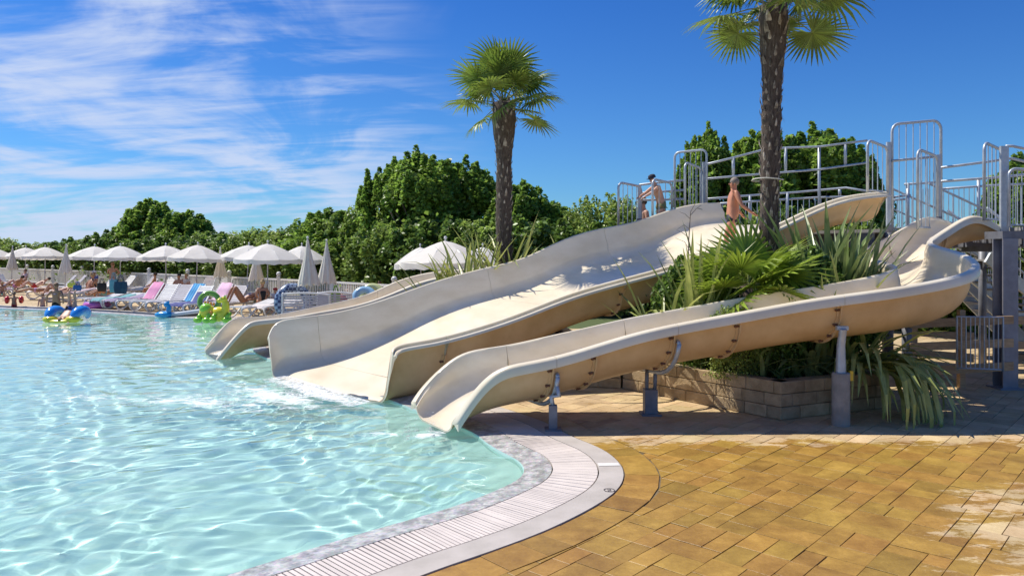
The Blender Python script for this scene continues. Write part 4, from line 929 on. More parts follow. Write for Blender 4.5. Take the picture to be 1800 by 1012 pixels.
def tree(label, loc, cm, H, name='leafy_tree', cat='tree', grp=None, scale=(1, 1, 1), rz=0, trunk_r=.12, th=.7):
    root = thing(name, label, cat, loc, 0, grp); o = link('crown', cm, root); o.scale = scale; o.rotation_euler = (0, 0, rz)
    m1 = MB(); m1.tube([(0, 0, -.05), (.03, 0, H * .3), (-.02, .03, H * th)], [trunk_r, trunk_r * .75, trunk_r * .25], 8); r = random.Random(int(loc[0] * 10) + 5)
    for k in range(7):
        z = H * r.uniform(.15, .45); a = r.uniform(0, 6.28); l = H * r.uniform(.18, .3); m1.tube([(0, 0, z), (l * .6 * math.cos(a), l * .6 * math.sin(a), z + l * .6), (l * math.cos(a), l * math.sin(a), z + l * 1.2)], [trunk_r * .45, trunk_r * .3, .02], 6)
    m1.build('trunk', bark, root, world=False, smooth=True); return root
CR_BIG = crown_mesh(1, 2.1, 1.9, 7.0, 26000, .21, leaf_a, 34)
CR_MED = crown_mesh(2, 1.8, 1.6, 5.3, 16000, .20, leaf_a, 30)
CR_H1 = crown_mesh(3, 2.2, 1.5, 3.5, 10000, .17, leaf_b, 30, z0=.03)
CR_H2 = crown_mesh(4, 2.3, 1.5, 3.6, 10000, .19, leaf_c, 30, z0=.03)
CR_H3 = crown_mesh(5, 2.0, 1.3, 3.3, 11000, .12, leaf_y, 40, z0=.03, spike=.6)
def fenceY(px): return float(np.interp(px, [0, 100, 200, 300, 400, 500, 600, 700], [54.6, 48, 42.5, 38, 34, 30.8, 27.7, 24.8]))
TREES = [('large leafy tree with upright shoots at the left of the big clump', 688, 31, CR_BIG, 6.6, (.70, .9, .86)), ('tallest leafy tree in the middle of the big clump', 745, 30, CR_BIG, 6.6, (.95, 1, .90)), ('leafy tree at the right of the big clump, next to the slender palm', 815, 30.5, CR_BIG, 6.6, (.85, 1, .85)),
         ('leafy tree just right of the slender palm', 915, 29, CR_MED, 5, (.8, 1, .92)), ('lower leafy tree right of the slender palm', 965, 29.5, CR_MED, 5, (1.0, 1, .78)),
         ('dark round tree behind the closed parasols', 590, 34, CR_MED, 5, (1.25, 1, .78)), ('leafy tree standing above the left row of parasols', 268, 46, CR_MED, 5, (1.35, 1.2, 1.02)), ('leafy tree beside the one above the left parasols', 322, 45, CR_MED, 5, (1.1, 1.2, .88)),
         ('dense tree behind the left railings of the tower', 1252, 24, CR_BIG, 6.6, (.55, .8, .88)), ('dense tree behind the nearer palm trunk', 1340, 24.5, CR_BIG, 6.6, (.9, .8, .90)), ('dense tree behind the guard rails right of the nearer palm', 1430, 24, CR_BIG, 6.6, (.95, .8, .89)), ('dense tree left of the tallest railing panel', 1495, 24.5, CR_MED, 5, (.62, .7, 1.04)),
         ('small leafy tree at the right edge of the photo behind the rails', 1800, 21, CR_MED, 5, (.6, .7, .92)), ('pale feathery bush beside the furthest left railing panel', 1066, 27, CR_H3, 3.1, (.95, 1, 1.25))]
for i, (lab, px, Y, cm, H, s) in enumerate(TREES): tree(lab, (xpx(px, Y), Y, 0), cm, H * s[2], grp='leafy trees beyond the fence', scale=s, rz=i * 1.9)
hk = [(-8, 60, CR_H3, 1.15), (40, 58, CR_H1, .95), (88, 54, CR_H1, .95), (135, 51, CR_H2, 1.0), (178, 48, CR_H1, 1.05), (215, 46, CR_H2, 1.15), (372, 41, CR_H1, 1.08), (405, 39, CR_H2, 1.0), (440, 38, CR_H1, 1.05), (475, 37, CR_H3, 1.15), (520, 35, CR_H3, 1.08), (560, 35.5, CR_H2, 1.12), (645, 33, CR_H1, 1.2), (610, 31.5, CR_H1, .9), (300, 42, CR_H2, 1.0), (250, 43, CR_H1, .95), (700, 28.5, CR_H1, .95), (770, 27.5, CR_H2, .95), (850, 27, CR_H1, .95), (935, 26.5, CR_H2, .95), (1005, 27.5, CR_H1, .85),
      (1100, 26, CR_H2, .9), (1180, 25, CR_H1, .95), (1290, 22.5, CR_H1, 1.0), (1390, 22.5, CR_H2, 1.0), (1480, 22.0, CR_H1, .95), (1560, 22, CR_H2, .72), (1640, 21, CR_H1, .72), (1710, 20, CR_H2, .78), (1790, 19.5, CR_H1, .85)]
plc = ['at the far left', 'second from the left', 'third from the left', 'fourth from the left', 'left of the tree above the parasols', 'directly left of the tree above the parasols', 'right of the trees above the parasols', 'behind the middle parasols', 'behind the parasol row, pale leaved', 'feathery and pale, behind the largest parasol', 'feathery and pale, left of the closed parasols', 'above the closed parasols', 'between the closed parasols and the big tree clump', 'low, behind the closed parasols', 'under the right tree above the parasols', 'under the left tree above the parasols', 'at the foot of the big tree clump, left', 'at the foot of the big tree clump, middle', 'at the foot of the big tree clump, right', 'right of the slender palm', 'behind the broad slide rim, low',
       'behind the feathery bush', 'behind the furthest left railing', 'under the dense tree by the left railings', 'behind the nearer palm', 'under the trees right of the nearer palm', 'below the tallest railing panel', 'below the upper stair', 'behind the tower column', 'at the right edge behind the tower']
for i, ((px, Y, cm, s), pl) in enumerate(zip(hk, plc)): tree('bushy hedge shrub ' + pl, (xpx(px, Y), Y, 0), cm, 3.1 * s, name='hedge_shrub', cat='shrub', grp='hedge shrubs along the boundary', scale=(Y / 40 * .35 + .75, 1, s * (.88 if px < 640 else 1)), rz=random.choice((0, 3.1)) + random.uniform(-.2, .2), trunk_r=.06)
# small ground shrub in the planter
for i, (px, Y, s, lab) in enumerate(((1295, 10.25, .30, 'small green shrub in the planter under the front slide'), (1380, 10.5, .26, 'low dark shrub at the front of the planter'), (1230, 10.95, .28, 'low shrub at the left of the planter'), (1345, 11.3, .42, 'dark shrub in the middle of the planter'), (1500, 11.0, .34, 'dark shrub at the right of the planter'), (1420, 11.6, .5, 'dense shrub behind the dark flax'), (1240, 11.9, .48, 'dense shrub behind the upright flax'))):
    tree(lab, (xpx(px, Y), Y, .4), CR_H2 if i != 0 else CR_H3, 3.1 * s, name='small_shrub', cat='shrub', grp='small shrubs in the planter', scale=(s * .75, s * .75, s), rz=i, trunk_r=.02)

# planting mound between the slides
m1 = MB(); ring_ = []
mo = thing('planting_mound', 'earth mound planted with flax between the broad and the left slide', 'mound', (-.6, 16.0, 0))
vs = []; NR, NA = 5, 20
for i in range(NR + 1):
    f = i / NR
    for k in range(NA): a = 2 * math.pi * k / NA; vs.append((-.6 + 2.6 * f * math.cos(a), 15.95 + .75 * f * math.sin(a), 1.0 * (1 - f ** 2.2) + random.uniform(-.03, .03) * (1 - f)))
m1.add(vs, [(i * NA + k, i * NA + (k + 1) % NA, (i + 1) * NA + (k + 1) % NA, (i + 1) * NA + k) for i in range(NR) for k in range(NA)]); m1.build('earth', soil, mo, smooth=True)

# ------------------------------------------------------------------ white picket fence
fx = [-120, -60, -10, 48, 93, 145, 262, 330, 403, 490, 583, 693, 790]
fy = [70, 62, 55.5] + [fenceY(p) for p in fx[3:12]] + [22.6]
fence = thing('picket_fence', 'long white picket fence with ball topped posts behind the loungers', 'fence', (xpx(693, fy[11]), fy[11], 0))
prev = None
for px, Y in zip(fx, fy):
    x = xpx(px, Y); m1 = MB(); m1.box((x, Y, .56), (.13, .13, 1.12)); m1.box((x, Y, 1.14), (.17, .17, .04)); po = m1.build('post', fencew, fence)
    m1 = MB(); m1.ball((x, Y, 1.27), .105, 12, 8); m1.tube([(x, Y, 1.15), (x, Y, 1.2)], .05, 8); m1.build('post_ball', white_pl, po, smooth=True)
    if prev:
        a = Vector((prev[0], prev[1], 0)); b = Vector((x, Y, 0)); e = (b - a).normalized(); L_ = (b - a).length
        for z in (1.05, .18): m1 = MB(); m1.beam(a + e * .07 + Vector((0, 0, z)), b - e * .07 + Vector((0, 0, z)), .05, .07); m1.build('rail', fencew, fence)
        m1 = MB(); n_ = int(L_ / .125)
        for k in range(1, n_): q = a + e * (L_ * k / n_); m1.box((q.x, q.y, .61), (.05, .022, .84), rz=math.atan2(e.y, e.x))
        m1.build('pickets', fencew, fence, kind='stuff')
    prev = (x, Y)

# ------------------------------------------------------------------ parasols
def umbrella_master():
    root = thing('parasol', 'x', 'parasol', (0, 0, 0), 0, 'open white parasols over the loungers'); NP = 8; R0 = 1.27; m1 = MB(); vs = []; NR = 6
    for i in range(NR + 1):
        f = i / NR
        for k in range(NP * 2):
            a = math.pi * k / NP; sag = (1 if k % 2 == 0 else .94 - .0 * f); r = R0 * f * (sag if f > .3 else 1); z = 2.52 - .56 * f ** 1.3 - (.03 * f if k % 2 else 0); vs.append((r * math.cos(a), r * math.sin(a), z))
    n = NP * 2; fs = [(i * n + k, i * n + (k + 1) % n, (i + 1) * n + (k + 1) % n, (i + 1) * n + k) for i in range(NR) for k in range(n)]
    for f in fs: m1.add([], [])
    m1.v = vs
    for i, f in enumerate(fs): m1.f.append(f); m1.mi.append(0); m1.t.append(.5 + .25 * math.sin(((i % n) // 2) * 2.4))
    ca = m1.build('canopy', canvas, root, world=False, smooth=True); smooth_by_angle(ca, 20)
    m1 = MB(); vs = []; n4 = NP * 6
    for k in range(n4):
        a = 2 * math.pi * k / n4; seg = (k % 6) / 6; sag = 1 - .06 * math.sin(seg * math.pi); r = R0 * sag; zt = 1.96 - .03 * math.sin(seg * math.pi); w_ = .008 * math.sin(k * 1.9)
        vs += [(r * math.cos(a), r * math.sin(a), zt), ((r + .012 + w_) * math.cos(a), (r + .012 + w_) * math.sin(a), zt - .15 - .03 * math.sin(seg * 2 * math.pi * 1.5))]
    m1.add(vs, [(2 * k, 2 * ((k + 1) % n4), 2 * ((k + 1) % n4) + 1, 2 * k + 1) for k in range(n4)]); m1.build('valance', canvas, ca, world=False, smooth=True)
    m1 = MB(); m1.tube([(0, 0, 0), (0, 0, 2.54)], .022, 8); m1.lathe([(.03, .95), (.045, .97), (.045, 1.08), (.03, 1.1)], 8); po = m1.build('pole', grey_pl, root, world=False, smooth=True)
    m1 = MB(); m1.ball((0, 0, 2.60), .045, 10, 6); m1.tube([(0, 0, 2.5), (0, 0, 2.57)], .02, 6); m1.build('finial', white_pl, root, world=False, smooth=True)
    m1 = MB(); m1.lathe([(0, .07), (.2, .07), (.24, .05), (.25, 0)], 16); m1.build('base', concrete, root, world=False)
    for k in range(NP):
        a = 2 * math.pi * k / NP; m1 = MB(); m1.tube([(0.02 * math.cos(a), .02 * math.sin(a), 2.46), (.7 * math.cos(a), .7 * math.sin(a), 2.26), (R0 * math.cos(a), R0 * math.sin(a), 1.95)], .008, 4); m1.build('rib', steel, root, world=False)
    return root
um = umbrella_master(); U = [(-14, 47, 1.0, 'at the very left edge of the photo, only its rim showing'), (44, 47.5, .96, 'small and distant, second from the left'), (79, 43.5, 1.0, 'small and distant, third from the left'), (164, 39, 1.02, 'fourth from the left, above the striped bikini sunbather'), (211, 37, 1.02, 'fifth from the left, above the standing person'),
    (292, 35, 1.0, 'sixth from the left, behind a nearer one'), (344, 32.5, 1.0, 'seventh from the left, over the blue towel'), (433, 33, 1.0, 'eighth from the left, half behind the largest of the row'), (470, 28.0, 1.0, 'largest of the left row, above the knees-up sunbather'), (529, 29.2, .80, 'low one partly behind the two near closed parasols'),
    (784, 19.6, 1.0, 'standing alone behind the flax, right of the row'), (849, 22.5, .7, 'small one mostly hidden by flax near the slender palm'), (742, 23.3, .68, 'just behind the lone parasol, only its finial showing')]
for i, (px, Y, s, lab) in enumerate(U):
    o = um if i == 0 else copy_tree(um); o.location = (xpx(px, Y), Y, 0); o.rotation_euler = (random.uniform(-.035, .035), random.uniform(-.035, .035), i * .35 + .2); o['label'] = 'open white parasol ' + lab; zt = {10: .985, 11: .93, 12: .93}.get(i, 1); o.scale = (s, s, zt if i > 9 else (1.0 if i != 9 else .97))
def closed_master():
    root = thing('closed_parasol', 'x', 'parasol', (0, 0, 0), 0, 'closed ecru parasols'); m1 = MB(); n = 32; vs = []; prof = ((2.52, .03), (2.3, .07), (2.0, .13), (1.6, .235), (1.25, .32), (1.16, .33)); 
    for z, r in prof:
        for k in range(n): a = 2 * math.pi * k / n; r_ = r; f = .84 + (.17 * math.cos(8 * a) + .06 * math.sin(3 * a)) * (1 - (z - 1.16) / 2.4); vs.append((r * f * math.cos(a), r * f * math.sin(a), z - (.05 * math.cos(8 * a) if z < 1.2 else 0)))
    m1.add(vs, [(i * n + k, i * n + (k + 1) % n, (i + 1) * n + (k + 1) % n, (i + 1) * n + k) for i in range(len(prof) - 1) for k in range(n)]); m1.build('canopy', canvas_c, root, world=False, smooth=True)
    m1 = MB(); m1.tube([(0, 0, 0), (0, 0, 2.55)], .022, 8); m1.build('pole', grey_pl, root, world=False, smooth=True)
    m1 = MB(); m1.ball((0, 0, 2.58), .04, 8, 6); m1.build('finial', white_pl, root, world=False, smooth=True)
    m1 = MB(); m1.lathe([(0, .07), (.2, .07), (.24, .05), (.25, 0)], 16); m1.build('base', concrete, root, world=False)
    return root
cm = closed_master()
for i, (px, Y, s, lab) in enumerate([(20, 46, 1.0, 'furthest left among the distant ones'), (114, 37, 1.0, 'left one standing between two groups of open parasols'), (387, 33.6, .93, 'under the middle of the open row, third from the left'), (452, 29.8, .92, 'beneath the largest open parasol'), (545, 22.6, 1.02, 'nearest and largest, in front of the grey slatted loungers'), (574, 24.6, 1.0, 'right hand of the two near closed ones')]):
    o = cm if i == 0 else copy_tree(cm); o.location = (xpx(px, Y), Y, 0); o.rotation_euler = (random.uniform(-.03, .03), random.uniform(-.03, .03), i * .9); o['label'] = 'closed ecru parasol, ' + lab; o.scale = (s, s, s)

# ------------------------------------------------------------------ sun loungers (local frame: foot end at x=0, head at x=1.95)
def lounger_master(angle, sheet, name='x'):
    root = thing('sun_lounger', name, 'lounger', (0, 0, 0), 0, 'white plastic sun loungers by the pool'); hx, hz = 1.2, .36; ca, sa = math.cos(R(angle)), math.sin(R(angle))
    for s_ in (-1, 1):
        y = s_ * .33; m1 = MB(); pts = [(0.02, y, .30), (.0, y, .20), (.10, y, .05), (.28, y, .03), (.45, y, .12), (.62, y, .27), (.80, y, .31)]; m1.tube(spline(pts, 3), .03, 6)
        m1.tube(spline([(.30, y, .31), (.45, y, .20), (.70, y, .06), (.95, y, .03), (1.15, y, .08), (1.4, y, .28)], 3), .026, 6)
        m1.tube([(1.75, y, .0), (1.62, y, .15), (1.5, y, .30)], .028, 6); m1.tube(spline([(.0, y, .31), (.2, y, .36), (.7, y, .345), (1.3, y, .34), (1.9, y, .33)], 3), .034, 6); m1.build('side_frame', white_pl, root, world=False, smooth=True)
    m1 = MB(); n = 11
    for k in range(n):
        x = .06 + (hx - .06) * (k + .5) / n; m1.box((x, 0, .365 + .012 * math.sin(k)), ((hx - .06) / n * .8, .62, .022), tone=random.random())
    m1.build('seat', sheet, root, world=False)
    m1 = MB(); 
    for k in range(8):
        d = .75 * (k + .5) / 8; c = Vector((hx + d * ca, 0, hz + .01 + d * sa)); m1.box(c, (.075, .60 - .02 * max(0, k - 5), .025), M=Matrix.Rotation(-R(angle), 3, 'Y'), tone=random.random())
    for s_ in (-1, 1): m1.beam((hx, s_ * .30, hz), (hx + .78 * ca, s_ * .28, hz + .78 * sa), .05, .05)
    m1.build('backrest', sheet, root, world=False)
    return root
sling = {'w': white_pl, 'g': grey_pl}
masters = {(a, c): lounger_master(a, sling[c]) for a in (12, 50) for c in 'wg'}; used = set()
def towel(parent_loc, rz, angle, m, lab, part='all', seed=0):
    r = random.Random(seed); ca, sa = math.cos(R(angle)), math.sin(R(angle)); m1 = MB(); path = [(-.02, .30), (.05, .395), (.3, .40), (.6, .395), (.9, .40), (1.2, .40), (1.2 + .4 * ca, .42 + .4 * sa), (1.2 + .78 * ca, .41 + .78 * sa), (1.2 + .84 * ca, .30 + .78 * sa), (1.22 + .86 * ca, .05 + .78 * sa)]
    if part == 'back': path = path[4:]
    if part == 'seat': path = path[:7]
    vs = []; nw = 9
    for i, (x, z) in enumerate(path):
        for k in range(nw): y = -.31 + .62 * k / (nw - 1); edge_ = abs(k - 4) / 4; vs.append((x + r.uniform(-.012, .012), y * 1.04, z + .012 * math.sin(k * 1.7 + i) + r.uniform(0, .012) - (.09 if edge_ == 1 else 0)))
    m1.add(vs, [(i * nw + k, i * nw + k + 1, (i + 1) * nw + k + 1, (i + 1) * nw + k) for i in range(len(path) - 1) for k in range(nw - 1)])
    o = m1.build('towel', m, smooth=True); o.location = parent_loc; o.rotation_euler.z = rz; tag(o, lab, 'towel', None); return o
def lounger(px, py, hd, a, c, lab, tw=None):
    g = G(px, py); key = (a, c); m0 = masters[key]
    if key in used: o = copy_tree(m0)
    else: o = m0; used.add(key)
    o.location = g; o.rotation_euler = (0, 0, R(hd)); o['label'] = lab
    if tw: towel(g, R(hd), a, tw[0], tw[1], tw[2] if len(tw) > 2 else 'all', int(px))
    return g, R(hd)
def stripes(name, c1, c2, sc_=10):
    m = bpy.data.materials.new(name); m.use_nodes = True; nt = m.node_tree; b = nt.nodes['Principled BSDF']; t = nt.nodes.new('ShaderNodeTexCoord'); wv = nt.nodes.new('ShaderNodeTexWave'); wv.bands_direction = 'Y'; wv.inputs['Scale'].default_value = sc_; wv.inputs['Distortion'].default_value = .6
    nt.links.new(t.outputs['Object'], wv.inputs[0]); mx = nt.nodes.new('ShaderNodeMix'); mx.data_type = 'RGBA'; nt.links.new(wv.outputs[0], mx.inputs[0]); mx.inputs[6].default_value = (*c1, 1); mx.inputs[7].default_value = (*c2, 1); nt.links.new(mx.outputs[2], b.inputs['Base Color']); b.inputs['Roughness'].default_value = .85; return m
T = dict(magenta=stripes('towel_magenta', (.55, .12, .33), (.62, .35, .50)), pink=stripes('towel_pink', (.62, .30, .50), (.66, .52, .62)), blue=stripes('towel_blue', (.02, .12, .42), (.05, .38, .58), 3), lilac=fabric('lilac', (.36, .30, .44), (.24, .20, .32)), navy=fabric('navy', (.05, .06, .22), (.10, .12, .32)), white=fabric('white', (.72, .68, .66), (.62, .56, .54)),
         green=fabric('green', (.20, .36, .06)), lime=fabric('lime', (.55, .68, .12)), teal=fabric('teal', (.12, .34, .38), (.20, .42, .45)), cyan=fabric('cyan', (.05, .50, .68)), flower=fabric('flower', (.68, .60, .60), (.50, .30, .38), 22), red=fabric('red', (.6, .05, .05)))
front = [(48, 526, 28, 12, 'w', 'lounger under a white towel at the left end of the front row', (T['white'], 'crumpled white towel on the leftmost lounger of the front row')), (78, 530, 30, 12, 'w', 'white lounger second in the front row, pinkish towel on it', (T['flower'], 'flowered pinkish towel on the second front lounger')),
    (140, 541, 62, 12, 'w', 'white lounger right of the blue and yellow float', None), (168, 543, 66, 12, 'w', 'white lounger behind the pink swim ring', (T['teal'], 'teal grey towel on the lounger behind the pink ring', 'seat')), (193, 544, 68, 12, 'w', 'white lounger right of the pink swim ring', (T['lilac'], 'lilac towel spread on the lounger below the striped pink back', 'seat')),
    (216, 546, 70, 50, 'w', 'white lounger with raised back under the magenta towel', (T['magenta'], 'magenta striped towel over a raised lounger back', 'back')), (243, 548, 71, 50, 'w', 'white lounger with bare raised back in the middle front', None), (270, 549, 73, 50, 'g', 'grey backed lounger left of the blue towel', None),
    (292, 552, 73, 50, 'w', 'white lounger behind the small blue inflatable', (T['blue'], 'blue and turquoise towel hanging over a raised lounger back', 'back')), (308, 554, 75, 50, 'w', 'white lounger behind the striped air bed', (T['navy'], 'navy towel on the lounger behind the striped air bed', 'seat')), (345, 549, 73, 50, 'g', 'grey backed lounger left of the green swim ring', (T['pink'], 'pink towel over the lounger back left of the grey one', 'back')),
    (368, 552, 70, 50, 'g', 'grey backed lounger behind the yellow inflatable', None), (411, 560, 66, 12, 'w', 'white lounger right of the yellow inflatable with crossed legs', None), (452, 558, 62, 12, 'w', 'white lounger in front of the person in black', (T['white'], 'white cloth on the lounger in front of the person in black', 'seat')), ]
PL = {}
for i, f in enumerate(front):
    lab = f[5] if f[5].startswith(('white', 'grey')) else 'white ' + f[5]
    PL[i] = lounger(f[0], f[1], f[2], f[3], f[4], lab, f[6])
back = [(22, 512, 150, 50, 'w', 'white lounger far left in front of the sunbathing group', None), (70, 516, 42, 50, 'g', 'grey lounger with raised back, left one of three by the fence', None), (88, 516, 42, 50, 'g', 'grey lounger with raised back, middle one of three by the fence', None), (106, 517, 42, 50, 'g', 'grey lounger with raised back, right one of three by the fence', None),
    (140, 522, 55, 50, 'w', 'white lounger behind the sunbather in a dark bikini', None), (182, 517, 60, 50, 'w', 'white lounger against the fence left of the standing person', None), (238, 517, 60, 50, 'w', 'white lounger by the fence behind the magenta towel', None), (262, 522, 72, 50, 'w', 'white lounger in the back row behind the middle', None), (296, 521, 75, 50, 'w', 'white lounger in the back row left of the seated dark haired person', None),
    (395, 524, 75, 50, 'w', 'white lounger by the fence behind the third closed parasol', None), (430, 529, 73, 50, 'w', 'white lounger by the fence behind the bent knees', None), (500, 528, 80, 50, 'w', 'white lounger behind the navy swim ring', None), (566, 528, 80, 50, 'w', 'white lounger behind the right closed parasol', (T['cyan'], 'bright cyan towel over a lounger back by the fence', 'back')), (122, 524, 58, 12, 'w', 'flat white lounger between the bikini sunbather and the three grey loungers', None), (206, 524, 64, 12, 'w', 'flat white lounger under the dark blue beach bag', None), (224, 519, 62, 50, 'g', 'grey lounger with raised back right of the standing person', None), (330, 525, 74, 50, 'w', 'white lounger behind the blue towel in the back row', (T['flower'], 'flowered towel over a back row lounger behind the blue towel', 'back')), (360, 527, 74, 50, 'w', 'white lounger in the back row left of the third closed parasol', None), (465, 534, 74, 50, 'w', 'white lounger by the fence behind the black swimsuit', None), (530, 531, 78, 50, 'w', 'white lounger behind the tipped grey ones', None),
    (10, 520, 150, 12, 'w', 'flat white lounger at the left edge of the photo', (T['flower'], 'flowered towel on the flat lounger at the left edge'))]
for f in back: lounger(*f[:7])
for k in masters:
    if k not in used: masters[k]['label'] = 'white lounger at the left end of the back row'; masters[k].location = G(36, 514); masters[k].rotation_euler.z = R(140)
# grey slatted loungers tipped on their sides
for i, (px, Y, lab, L_) in enumerate(((538, 21.4, 'grey slatted lounger tipped on its side, slats facing the pool', 1.35), (588, 21.9, 'second tipped grey lounger, right of the first', 1.0))):
    x = xpx(px, Y); t = thing('tipped_lounger', lab, 'lounger', (x, Y, 0), 0, 'grey loungers tipped on their sides')
    n = 8
    for k in range(n): z = .40 + .50 * k / (n - 1); m1 = MB(); m1.box((x, Y, z), (L_ - .06, .03, .045)); m1.build('slat', grey_pl, t)
    m1 = MB(); m1.tube(spline([(x - L_ / 2, Y, .06), (x - L_ / 2, Y, .9), (x - L_ / 2 + .06, Y, .97), (x, Y, 1.0), (x + L_ / 2 - .05, Y, .95), (x + L_ / 2, Y, .86), (x + L_ / 2, Y, .05)], 4), .03, 6); m1.box((x, Y + .04, .68), (.07, .03, .62)); m1.build('frame', white_pl, t, smooth=True)

# ------------------------------------------------------------------ inflatables
def torus(mb, c, R_, r, M=None, n=28, m=12, a0=0, a1=360, **k):
    c = Vector(c); M = M or Matrix.Identity(3); N_ = n if a1 - a0 >= 360 else n + 1
    pts = [c + M @ Vector((R_ * math.cos(R(a0 + (a1 - a0) * i / n)), R_ * math.sin(R(a0 + (a1 - a0) * i / n)), 0)) for i in range(N_)]
    mb.tube(pts, r, m, close=a1 - a0 >= 360, **k); return pts
def vinyl(n, c, c2=None): return mat('vinyl_' + n, c, .22, col2=c2 or c, scale=3, coat=.4)
q = G(172, 541); t = thing('swim_ring', 'flat pink swim ring lying at the pool edge', 'swim ring', q); m1 = MB(); torus(m1, q + Vector((0, 0, .12)), .40, .13); m1.build('ring', vinyl('magenta', (.75, .12, .48), (.6, .2, .55)), t, smooth=True)
m1 = MB(); torus(m1, q + Vector((0, 0, .2)), .40, .07); m1.build('ring_top', vinyl('lilac', (.45, .30, .55)), t, smooth=True)
def checks():
    m = bpy.data.materials.new('tube_pattern'); m.use_nodes = True; nt = m.node_tree; b = nt.nodes['Principled BSDF']; b.inputs['Roughness'].default_value = .3; t = nt.nodes.new('ShaderNodeTexCoord'); br = nt.nodes.new('ShaderNodeTexChecker'); br.inputs['Scale'].default_value = 11; nt.links.new(t.outputs['Object'], br.inputs[0]); br.inputs[1].default_value = (.30, .38, .50, 1); br.inputs[2].default_value = (.035, .055, .13, 1); nt.links.new(br.outputs[0], b.inputs[0]); return m
q = Vector((xpx(516, 22.9), 22.9, .62)); t = thing('swim_ring', 'large navy patterned swim ring standing on edge against the tipped loungers', 'swim ring', (q.x, q.y, 0)); m1 = MB(); torus(m1, q, .46, .15, Matrix.Rotation(R(35), 3, 'Z') @ Matrix.Rotation(R(82), 3, 'X')); m1.build('ring', checks(), t, smooth=True)
q = Vector((xpx(368, 25.2), 25.2, .5)); t = thing('swim_ring', 'half hidden green swim ring leaning on a grey lounger', 'swim ring', (q.x, q.y, 0)); m1 = MB(); torus(m1, q, .30, .09, Matrix.Rotation(R(20), 3, 'Z') @ Matrix.Rotation(R(70), 3, 'X')); m1.build('ring', vinyl('green', (.18, .38, .05)), t, smooth=True)
# long low air bed with stripes
q = G(338, 555); t = thing('air_bed', 'grey blue striped air bed lying half in the water', 'air bed', q)
for k in range(6):
    m1 = MB(); yy = k * .13; m1.tube(spline([(q.x - .95, q.y - .3 + yy, .02), (q.x - .2, q.y - .2 + yy, .10), (q.x + .5, q.y - .05 + yy, .20), (q.x + .85, q.y + yy, .34)], 3), .075, 8); m1.build('air_chamber', vinyl('slate', (.25, .32, .42)) if k % 2 else vinyl('pale', (.58, .62, .66)), t, smooth=True)
# small blue inflatable with a raised head
q = G(289, 556); t = thing('inflatable_animal', 'small bright blue inflatable animal at the pool edge', 'inflatable', q); bl = vinyl('blue', (.02, .30, .66))
m1 = MB(); m1.ball(q + Vector((0, 0, .06)), (.34, .2, .12), 12, 8); m1.build('body', bl, t, smooth=True); m1 = MB(); m1.tube(spline([q + Vector((.1, 0, .08)), q + Vector((.16, 0, .25)), q + Vector((.12, 0, .38)), q + Vector((.0, 0, .42))], 4), [.09] * 5 + [.075] * 4 + [.085] * 3 + [.04], 8); m1.build('neck', bl, t, smooth=True)
for s_ in (-1, 1): m1 = MB(); m1.ball(q + Vector((.12, s_ * .05, .48)), (.03, .02, .05), 6, 5); m1.build('ear', bl, t, smooth=True)
# yellow and green animal float
ye, gr, og = vinyl('yellow', (.80, .70, .03), (.72, .66, .05)), vinyl('grass', (.22, .60, .04), (.35, .68, .05)), vinyl('orange', (.85, .35, .04))
q = G(378, 566); t = thing('inflatable_animal', 'big yellow and green inflatable animal with upright head beside the left slide', 'inflatable', q)
m1 = MB(); m1.ball(q + Vector((-.32, 0, .38)), (.34, .30, .32), 16, 10); m1.ball(q + Vector((.12, .05, .30)), (.42, .3, .30), 16, 10); m1.build('body', ye, t, smooth=True)
m1 = MB(); m1.tube(spline([q + Vector((.30, .02, .20)), q + Vector((.42, .02, .48)), q + Vector((.44, .0, .72)), q + Vector((.36, -.02, .86))], 5), [.26, .25, .23, .21, .19, .18, .17, .165, .16, .15, .14, .14, .13, .12, .11, .08], 12); m1.build('neck', ye, t, smooth=True)
m1 = MB(); m1.ball(q + Vector((.34, -.04, .88)), (.20, .14, .12), 12, 8); m1.ball(q + Vector((.20, -.06, .84)), (.12, .10, .08), 10, 6); hd = m1.build('head', ye, t, smooth=True)
for s_ in (-1, 1): m1 = MB(); m1.ball(q + Vector((.30, -.04 + .11 * s_, .97)), .035, 8, 6); m1.build('eye', vinyl('white', (.8, .8, .8)), hd, smooth=True); m1 = MB(); m1.tube([q + Vector((.42, .06 * s_ - .04, .94)), q + Vector((.46, .08 * s_ - .04, 1.06))], [.03, .015], 6); m1.build('horn', gr, hd, smooth=True)
for dx, dy in ((-.62, -.25), (-.20, -.38), (.02, -.36), (.55, -.2), (-.5, .3), (.4, .3)): m1 = MB(); c = q + Vector((dx, dy, .10)); m1.ball(c, (.20, .15, .12), 10, 6); m1.tube([c + Vector((0, 0, .02)), c + Vector((.08, .12, .24))], [.11, .08], 8); m1.build('foot', gr, t, smooth=True)
m1 = MB(); m1.ball(q + Vector((-.36, -.04, .52)), (.27, .27, .22), 12, 8); m1.build('back_patch', gr, t, smooth=True)
m1 = MB(); m1.ball(q + Vector((-.08, -.26, .34)), (.10, .06, .11), 10, 6); m1.build('orange_patch', og, t, smooth=True)
for k in range(4): m1 = MB(); m1.ball(q + Vector((-.44 + .12 * k, .06, .76 - .02 * k)), (.05, .03, .07), 6, 5); m1.build('spine', og, t, smooth=True)
t.scale = (.74, .74, .80)
